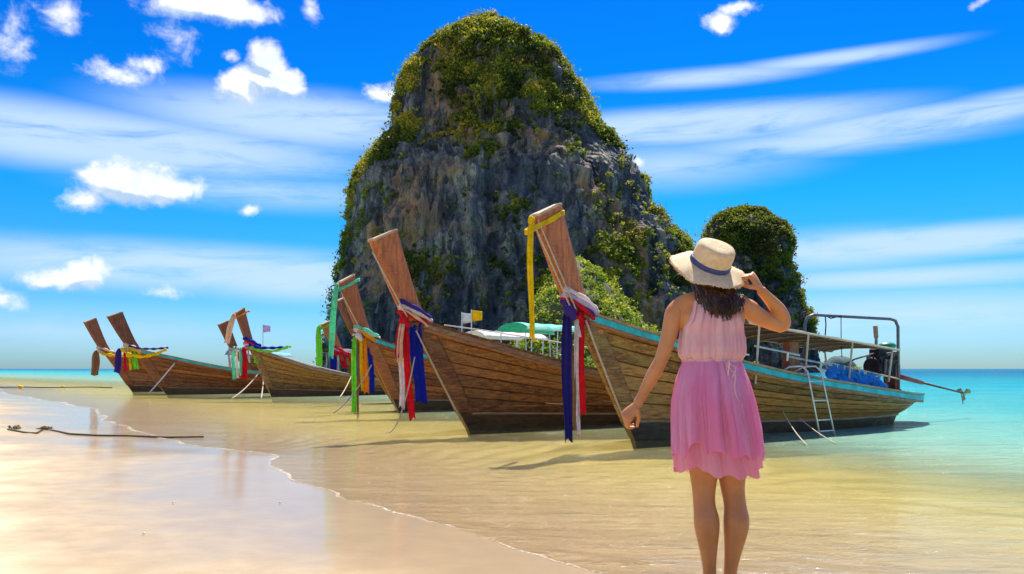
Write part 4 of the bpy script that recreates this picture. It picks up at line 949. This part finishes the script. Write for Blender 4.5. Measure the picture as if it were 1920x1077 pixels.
# legs
for sx, pts_ in ((-1, [(-.062,.0,.84,.098), (-.060,.0,.76,.088), (-.054,.002,.68,.077), (-.051,.004,.60,.067), (-.051,.004,.53,.056), (-.051,.0,.485,.0525), (-.049,-.006,.44,.053), (-.043,-.016,.385,.060), (-.039,-.016,.33,.056), (-.032,-.008,.25,.043), (-.026,.0,.17,.033), (-.022,.004,.11,.031), (-.021,.004,.06,.034)]),
                 (1, [(.090,.0,.84,.098), (.090,.0,.76,.086), (.087,.004,.68,.074), (.084,.006,.60,.065), (.088,.006,.53,.056), (.093,.002,.485,.0525), (.097,-.004,.44,.053), (.099,-.014,.385,.060), (.096,-.014,.33,.056), (.088,-.006,.25,.043), (.079,.002,.17,.033), (.075,.006,.11,.031), (.074,.006,.06,.034)])):
    limb(body, pts_, sides=20)
    fx, fy = pts_[-1][0], pts_[-1][1]
    body.ball((fx, fy - .022, .035), (.031, .034, .034)); limb(body, [(fx, fy - .01, .045, .036), (fx + sx * .006, fy + .05, .04, .036), (fx + sx * .014, fy + .11, .026, .036), (fx + sx * .018, fy + .155, .018, .030)], ell=.62)
    for t5 in range(5):
        x_ = fx + sx * (.018 + (t5 - 2) * .0135); body.ball((x_, fy + .185 - abs(t5 - 1) * .006, .013), (.0085 if t5 else .0115, .018, .010), 8, 6)
# head, tilted back to look at the cliff
Hc = Vector((-.030, .028, 1.572)); hup = Vector((.16, -.30, .94)).normalized(); hf = (Vector((0, 1, 0)) - hup * hup.y).normalized(); hr = hf.cross(hup).normalized()
HR = Matrix((hr, hf, hup)).transposed()
def hp(x, y, z): return Hc + HR @ Vector((x, y, z))
body.ball(hp(0, -.012, .018), (.073, .088, .092), 22, 16, HR); body.ball(hp(0, .030, -.035), (.057, .055, .078), 18, 12, HR); body.ball(hp(0, .058, -.092), (.024, .022, .018), 12, 8, HR)
body.tube([hp(0, .082, .006), hp(0, .094, -.018), hp(0, .102, -.038)], [.007, .010, .013], 10); body.ball(hp(0, .081, -.064), (.021, .010, .009), 12, 8, HR)
for s_ in (-1, 1):
    body.ball(hp(s_ * .074, -.006, -.012), (.008, .017, .028), 10, 8, HR); body.ball(hp(s_ * .030, .072, .020), (.020, .012, .006), 10, 8, HR); body.ball(hp(s_ * .035, .055, -.03), (.024, .024, .024), 10, 8, HR)
def hand(mb, Wp, d, nrm, thumb_side, curls, spread=.05, thumb=(.5, .5), size=1.0):
    d = Vector(d).normalized(); nrm = Vector(nrm); nrm = (nrm - d * nrm.dot(d)).normalized(); w = d.cross(nrm).normalized() * thumb_side   # w points to the thumb side
    Wp = Vector(Wp); rings = []
    for q, wd_, th_ in ((-.012, .021, .017), (.012, .025, .016), (.035, .033, .0155), (.06, .038, .0145), (.080, .038, .012), (.088, .034, .009)):
        rings.append([Wp + d * q * size + (w * math.cos(a_) * wd_ + nrm * math.sin(a_) * th_) * size for a_ in np.linspace(0, 2 * math.pi, 16, endpoint=False)])
    mb.loft(rings)
    tips = []
    for i, (off, L, r) in enumerate(((.028, .041, .0085), (.0095, .045, .0088), (-.009, .042, .0083), (-.0265, .033, .0074))):
        p0 = Wp + (d * (.078 - abs(i - 1) * .004) + w * off) * size; dirv = (d + w * off * spread * 20).normalized(); ang = 0; pts_ = [(*(p0 - d * .012), r * size * 1.1), (*p0, r * 1.12 * size)]
        q = p0.copy()
        for j, (f_, c_) in enumerate(zip((1, .62, .50), curls[i])):
            ang += c_; dd_ = (dirv * math.cos(ang) - nrm * math.sin(ang)).normalized(); q = q + dd_ * L * f_ * size; pts_.append((*q, r * (1.0, .93, .78)[j] * size))
        A_ = cr(pts_, 4); mb.tube([Vector(a[:3]) for a in A_], [a[3] for a in A_], 10); mb.ball(q, pts_[-1][3] * .98, 10, 6); tips.append(q)
    t0 = Wp + (d * .018 + w * .024) * size; d1 = (d * .75 + w * .62 - nrm * thumb[0]).normalized(); t1 = t0 + d1 * .036 * size; d2 = (d * .9 + w * .05 - nrm * thumb[1]).normalized(); t2 = t1 + d2 * .029 * size; t3 = t2 + (d2 - nrm * .25).normalized() * .022 * size
    A_ = cr([(*(t0 - d * .008), .013), (*t0, .0135), (*t1, .0108), (*t2, .0095), (*t3, .0075)], 4); mb.tube([Vector(a[:3]) for a in A_], [a[3] * size for a in A_], 10); mb.ball(t3, .0074 * size, 10, 6)
    return tips
hand(body, (-.366, .014, .928), (-.66, .05, -.72), (-.50, -.62, .35), -1, [(.75, .95, .6), (.85, 1.05, .65), (.95, 1.1, .7), (1.05, 1.1, .7)], thumb=(.75, .8))
hand(body, (.219, .010, 1.478), (-.50, -.06, .82), (.62, -.52, .40), -1, [(1.15, .75, .45), (1.2, 1.0, .6), (1.3, 1.1, .6), (1.35, 1.15, .6)], thumb=(.9, .9))
bo = body.build('body', skin_m, person, True)
rm = bo.modifiers.new('remesh', 'REMESH'); rm.mode = 'VOXEL'; rm.voxel_size = .0042
sm = bo.modifiers.new('smooth', 'SMOOTH'); sm.factor = .5; sm.iterations = 4
dg = bpy.context.evaluated_depsgraph_get(); dg.update(); me2 = bpy.data.meshes.new_from_object(bo.evaluated_get(dg)); bo.modifiers.clear(); bo.data = me2
me2.polygons.foreach_set('use_smooth', np.ones(len(me2.polygons), bool))
eye_m = simple('eye_white', (.8, .78, .75), .2); lip_m = simple('lips', (.55, .16, .14), .4)
for s_ in (-1, 1):
    mb = MB(); mb.ball(hp(s_ * .030, .070, .004), (.013, .011, .007), 12, 8, HR); e_ = mb.build('eye', eye_m, person, True); mb = MB(); mb.ball(hp(s_ * .030, .078, .004), (.005, .004, .005), 8, 6, HR); mb.build('iris', M_BLACK, e_, True)
mb = MB(); mb.ball(hp(0, .087, -.061), (.019, .006, .004), 12, 6, HR); mb.ball(hp(0, .086, -.067), (.017, .007, .005), 12, 6, HR); mb.build('lips', lip_m, person, True)

# dress
def fabric(name, a, b, tr, rough=.7, alpha=1.):
    m, k, p = new_mat(name); c = k.coord(); n_ = k.noise(k.vm('MULTIPLY', c, (1, 1, .35)), 9, 4, .6)
    cc_ = k.mix(k.rng(n_, .35, .65), a, b); k.put(p.inputs['Base Color'], cc_); p.inputs['Roughness'].default_value = rough; p.inputs['Sheen Weight'].default_value = .3; p.inputs['Specular IOR Level'].default_value = .25
    k.link(k.bump(k.noise(k.vm('MULTIPLY', c, (60, 60, 14)), 1, 3), .25, .004), p.inputs['Normal'])
    t_ = k.n.new('ShaderNodeBsdfTranslucent'); k.link(cc_, t_.inputs[0]); mx = k.n.new('ShaderNodeMixShader'); mx.inputs[0].default_value = tr
    k.link(p.outputs[0], mx.inputs[1]); k.link(t_.outputs[0], mx.inputs[2]); last = mx.outputs[0]
    if alpha < 1:
        tt_ = k.n.new('ShaderNodeBsdfTransparent'); m3 = k.n.new('ShaderNodeMixShader'); m3.inputs[0].default_value = alpha; k.link(tt_.outputs[0], m3.inputs[1]); k.link(last, m3.inputs[2]); last = m3.outputs[0]
    k.link(last, k.n['Material Output'].inputs[0]); return m
D_TOP = fabric('coral_pink_chiffon', (1.0, .60, .62), (1.0, .76, .77), .5); D_SK = fabric('pink_chiffon', (1.0, .40, .66), (1.0, .58, .80), .58); D_UN = fabric('pale_coral_chiffon', (1.0, .44, .58), (1.0, .58, .70), .55, alpha=.84)
nT, nZ = 132, 30
def pleat(a_, z, seed): return .5 * math.cos(a_ * 21 + 1.3 * math.sin(z * 9 + seed)) + .35 * math.cos(a_ * 34 + seed * 2 + z * 6) + .3 * math.cos(a_ * 9 + seed)
nZ2 = 62; nT = 168
def torso_back(x, z, sg):
    cx_, cy_, rx_, ry_ = tor(z); e_ = max(0, 1 - ((x - cx_) / max(rx_, .135)) ** 2) ** .5
    return sg * (max(ry_, .066) * e_ + .012) + cy_
V = []
for i in range(nZ2):                                     # gathered bodice, loose over the waist, narrowing between the armholes
    q = i / (nZ2 - 1); z = 1.128 + (1.425 - 1.128) * q
    bl = float(np.interp(z, [1.128, 1.142, 1.165, 1.20, 1.25, 1.30, 1.33, 1.37, 1.41, 1.45], [.131, .139, .155, .158, .155, .145, .127, .113, .102, .082])); by = float(np.interp(z, [1.128, 1.142, 1.165, 1.20, 1.25, 1.30], [.100, .108, .124, .127, .122, .114]))
    up = min(1, max(0, (z - 1.24) / .06))
    for j in range(nT):
        a_ = 2 * math.pi * j / nT; g2 = .5 * math.cos(a_ * 16 + 1.1 * math.sin(z * 8)) + .4 * math.cos(a_ * 27 + z * 5 + 2) + .35 * math.cos(a_ * 9 + 1) + .2 * math.cos(a_ * 43 + z * 9)
        g2 -= 1.0 * (1 - abs(math.sin(a_ * 7.5 + .4 * math.sin(z * 14)))) ** 5 + .7 * (1 - abs(math.sin(a_ * 12 + 1 + .5 * math.sin(z * 11)))) ** 6
        fo = .0068 * g2 * (1.1 - .35 * q)
        x_ = -.014 + bl * math.cos(a_); y1 = (by + fo) * math.sin(a_); sg = 1 if math.sin(a_) >= 0 else -1
        y2 = (torso_back(x_, z, sg) + sg * (fo + .0085)) * min(1, abs(math.sin(a_)) * 2.6)
        V.append((x_ + fo * math.cos(a_) * (1 - up), y1 * (1 - up) + y2 * up, z))
bod = np_mesh('dress_bodice', V, grid_faces(nZ2, nT, True), D_TOP, person); bod.modifiers.new('s', 'SOLIDIFY').thickness = .002
def skirt(name, mat, z0, prof, hem, amp, seed, parent):
    V = []; m1, m2 = 54, 380
    for i in range(m1):
        s_ = i / (m1 - 1)
        for j in range(m2):
            a_ = 2 * math.pi * j / m2; zh = hem(a_); z = z0 + (zh - z0) * s_; d_ = (z0 - z)
            cx_, rx_, ry_ = [float(np.interp(d_, prof[0], prof[q_])) for q_ in (1, 2, 3)]
            am = amp * min(1, .25 + d_ * 2.4)
            f_ = .40 * math.cos(a_ * 11 + seed + .5 * math.sin(d_ * 5)) + .34 * math.cos(a_ * 19 + 2.1 * seed - d_ * 2 + .8 * math.sin(a_ * 3)) + .22 * math.cos(a_ * 5 + seed * .7) + .26 * math.cos(a_ * 31 + seed * 3 + .9 * math.sin(a_ * 2)) * max(.35, 1 - d_ * 1.6)
            f_ = f_ - .25 * abs(f_) - .62 * (1 - abs(math.sin(a_ * 6.5 + seed + .35 * math.sin(d_ * 9)))) ** 5 - .45 * (1 - abs(math.sin(a_ * 10 + seed * 2 - .5 * d_))) ** 6 * max(.3, 1 - d_)
            r = 1 + am * f_
            V.append((cx_ + rx_ * r * math.cos(a_), ry_ * r * math.sin(a_), z))
    o = np_mesh(name, V, grid_faces(m1, m2, True), mat, parent); o.modifiers.new('s', 'SOLIDIFY').thickness = .0015; return o
prof_o = np.array([[0, .04, .10, .20, .32, .45, .52], [-.014, -.014, -.013, -.010, .0, .012, .018], [.134, .148, .168, .190, .204, .215, .222], [.104, .122, .145, .170, .178, .176, .174]])
prof_u = prof_o.copy(); prof_u[2] *= .95; prof_u[3] *= .92; prof_u[1] += .0
def bumpf(a_, c_, w_): 
    d_ = (a_ - c_ + math.pi) % (2 * math.pi) - math.pi; return math.exp(-(d_ / w_) ** 2)
BK = 1.5 * math.pi
skirt('skirt', D_SK, 1.142, prof_o, lambda a_: .705 + .012 * math.sin(a_ * 3 + 1) + .050 * bumpf(a_, BK - .62, .16) + .012 * math.cos(a_ * 11 + .3) - .004, .135, .4, person)
skirt('underskirt', D_UN, 1.12, prof_u, lambda a_: .612 + .012 * math.sin(a_ * 2 + .6) + .035 * bumpf(a_, BK - .68, .12) + .05 * bumpf(a_, BK + 1.4, .35) + .01 * math.cos(a_ * 13 + 1), .085, 1.7, person)
mb = MB(); mb.loft([[(-.014 + (.136 + o_) * math.cos(a_), (.104 + o_) * math.sin(a_), z_) for a_ in np.linspace(0, 2 * math.pi, 48, endpoint=False)] for z_, o_ in ((1.131, .0), (1.134, .005), (1.146, .005), (1.149, .0))]); mb.build('waistband', D_TOP, person, True)
for pts_ in ([(.022, -.112, 1.138), (.040, -.135, 1.08), (.062, -.158, 1.0), (.070, -.168, .955)], [(.026, -.112, 1.138), (.034, -.130, 1.09), (.044, -.150, 1.02)], [(.022, -.112, 1.138), (.05, -.132, 1.105), (.045, -.137, 1.065), (.026, -.118, 1.128)]):
    ribbon(pts_, .006, D_TOP, person, (1, 0, 0), 1, .12, name='tie_string')
# hair
hair_m, k, p = new_mat('hair')
c = k.coord(); n_ = k.noise(k.vm('MULTIPLY', c, (60, 60, 5)), 1.4, 4, .6)
k.put(p.inputs['Base Color'], k.mix(k.rng(n_, .48, .74), (.022, .008, .003), (.24, .095, .03))); p.inputs['Roughness'].default_value = .4; p.inputs['Specular IOR Level'].default_value = .5
_HC, _HA = Vector((-.024, .005, 1.592)), Vector((.25, -.55, .79)).normalized()
def under_hat(P_):
    P_ = Vector(P_); d_ = (P_ - _HC).dot(_HA); r_ = ((P_ - _HC) - _HA * d_).length
    lim = -.012 - .050 * min(1.5, r_ / .178) ** 1.5 if r_ > .083 else .03
    return P_ - _HA * (d_ - lim) if d_ > lim and r_ < .21 else P_
hb = MB(); rings = []
for z_, cx_, hw_, y0, y1 in ((1.575, -.03, .088, -.07, .03), (1.53, -.02, .096, -.086, .0), (1.48, -.008, .100, -.100, -.04), (1.43, .004, .098, -.108, -.070), (1.385, .008, .086, -.118, -.088), (1.352, .010, .062, -.122, -.098)):
    rings.append([under_hat((cx_ + hw_ * math.cos(a_), (y0 + y1) / 2 + (y1 - y0) / 2 * math.sin(a_), z_)) for a_ in np.linspace(0, 2 * math.pi, 28, endpoint=False)])
hb.loft(rings)
hg = random.Random(5)
for i in range(330):
    q = hg.uniform(-1, 1); a_ = q * 1.75; st0 = Vector((Hc.x + .078 * math.sin(a_), Hc.y - .012 - .088 * math.cos(a_), 1.60)); L_ = hg.uniform(.75, 1.03) * (1 - .16 * abs(q) ** 2)
    xe = .012 + q * (.098 if q > 0 else .092) + hg.uniform(-.012, .012); ye = -.118 + .035 * q * q + hg.uniform(-.014, .006); ze = 1.325 + .055 * abs(q) ** 2 + hg.uniform(-.012, .06)
    xm = (st0.x + xe) / 2 + q * .035; ph = hg.uniform(0, 6.3); am = hg.uniform(.002, .008); pts_ = []
    for s_ in np.linspace(0, 1, 13):
        b_ = Vector((xm, -.115 + .06 * q * q, 1.475)); P_ = st0 * (1 - s_) ** 2 + b_ * 2 * s_ * (1 - s_) + Vector((xe, ye, ze)) * s_ ** 2
        P_ += Vector((math.sin(s_ * 13 + ph) * am * s_ * 1.6, math.cos(s_ * 11 + ph) * am * .6 * s_, 0)); pts_.append(under_hat(P_))
    r0 = hg.uniform(.0028, .0062); hb.tube(pts_, [r0 * (1 - .8 * (s_ ** 2.5)) for s_ in np.linspace(0, 1, 13)], 5)
hb.build('hair', hair_m, person, True)
# straw hat
straw, k, p = new_mat('straw')
c = k.coord(); sx_, sy_, sz_ = k.xyz(c); rr_ = k.math('SQRT', k.math('ADD', k.math('MULTIPLY', sx_, sx_), k.math('MULTIPLY', sy_, sy_)))
wv_ = k.math('SINE', k.math('MULTIPLY', k.math('ADD', rr_, k.math('MULTIPLY', sz_, 1.0)), 900.)); ang_ = k.math('SINE', k.math('MULTIPLY', k.math('ARCTAN2', sy_, sx_), 150.))
wvx = k.math('MULTIPLY_ADD', k.math('MULTIPLY', wv_, ang_), .5, .5); n_ = k.noise(c, 45, 5, .65)
k.put(p.inputs['Base Color'], k.mix(k.rng(n_, .35, .68), (.86, .66, .34), (1.0, .86, .56))); p.inputs['Roughness'].default_value = .7
k.link(k.bump(k.math('ADD', wvx, n_), .5, .003), p.inputs['Normal'])
t_ = k.n.new('ShaderNodeBsdfTranslucent'); t_.inputs[0].default_value = (.85, .55, .26, 1); mx = k.n.new('ShaderNodeMixShader'); mx.inputs[0].default_value = .28
k.link(p.outputs[0], mx.inputs[1]); k.link(t_.outputs[0], mx.inputs[2]); k.link(mx.outputs[0], k.n['Material Output'].inputs[0])
ha = Vector((.25, -.55, .79)).normalized(); hx_ = Vector((ha.z, 0, -ha.x)).normalized(); hy_ = ha.cross(hx_)
HM = Matrix((hx_, hy_, ha)).transposed().to_4x4(); HM.translation = Vector((-.024, .005, 1.592))
hm_ = MB(); rings = []
for r_, z_ in ((.086, -.004), (.093, .0), (.094, .02), (.093, .05), (.0915, .075), (.088, .092), (.080, .103), (.064, .110), (.040, .113), (.012, .113)):
    rings.append([(r_ * math.cos(a_) * (1 + .02 * math.cos(2 * a_)), r_ * math.sin(a_) * 1.06, z_ - (.008 * math.exp(-(r_ / .05) ** 2)) + .003 * math.sin(2 * a_ + 1) * (z_ > .05)) for a_ in np.linspace(0, 2 * math.pi, 64, endpoint=False)])
hm_.loft(rings)
hat = hm_.build('straw_hat', straw, person, True); hat.matrix_local = HM
V = []; NB = 240
fr_ = [hg.uniform(-.004, .006) for _ in range(NB)]
for i in range(12):
    q = i / 11
    for j in range(NB):
        a_ = 2 * math.pi * j / NB; r_ = .088 + (.178 - .088 + .005 * math.sin(3 * a_) + (fr_[j] if i == 11 else 0)) * q
        droop = -.030 * q ** 1.5 * (1 + .5 * math.sin(a_ * 1 - 1.2)) + .006 * q * math.sin(4 * a_ + .6) + .004 * q * math.sin(7 * a_)
        V.append((r_ * math.cos(a_), r_ * math.sin(a_) * 1.03, .002 + droop))
br = np_mesh('hat_brim', V, grid_faces(12, NB, True), straw, hat); br.modifiers.new('s', 'SOLIDIFY').thickness = .0035
fm = MB()
for j in range(300):
    a_ = hg.uniform(0, 6.283); r_ = .172; d_ = -.030 * (1 + .5 * math.sin(a_ - 1.2)) + .006 * math.sin(4 * a_ + .6) + .004; p0 = Vector((r_ * math.cos(a_), r_ * 1.03 * math.sin(a_), d_)); t0_ = a_ + hg.uniform(-.9, .9)
    fm.tube([p0, p0 + Vector((math.cos(t0_), math.sin(t0_), hg.uniform(-.4, .3))) * hg.uniform(.008, .018)], [.0011, .0006], 4)
fm.build('frayed_edge', straw, hat)
bm_ = MB(); rings = []
for z_, o_ in ((.004, .0015), (.006, .0035), (.026, .003), (.028, .001)): rings.append([((.0945 + o_) * math.cos(a_) * (1 + .02 * math.cos(2 * a_)), (.0945 + o_) * math.sin(a_) * 1.06, z_) for a_ in np.linspace(0, 2 * math.pi, 64, endpoint=False)])
bm_.loft(rings); bm_.build('hat_band', simple('navy_ribbon', (.04, .06, .20), .6), hat, True)
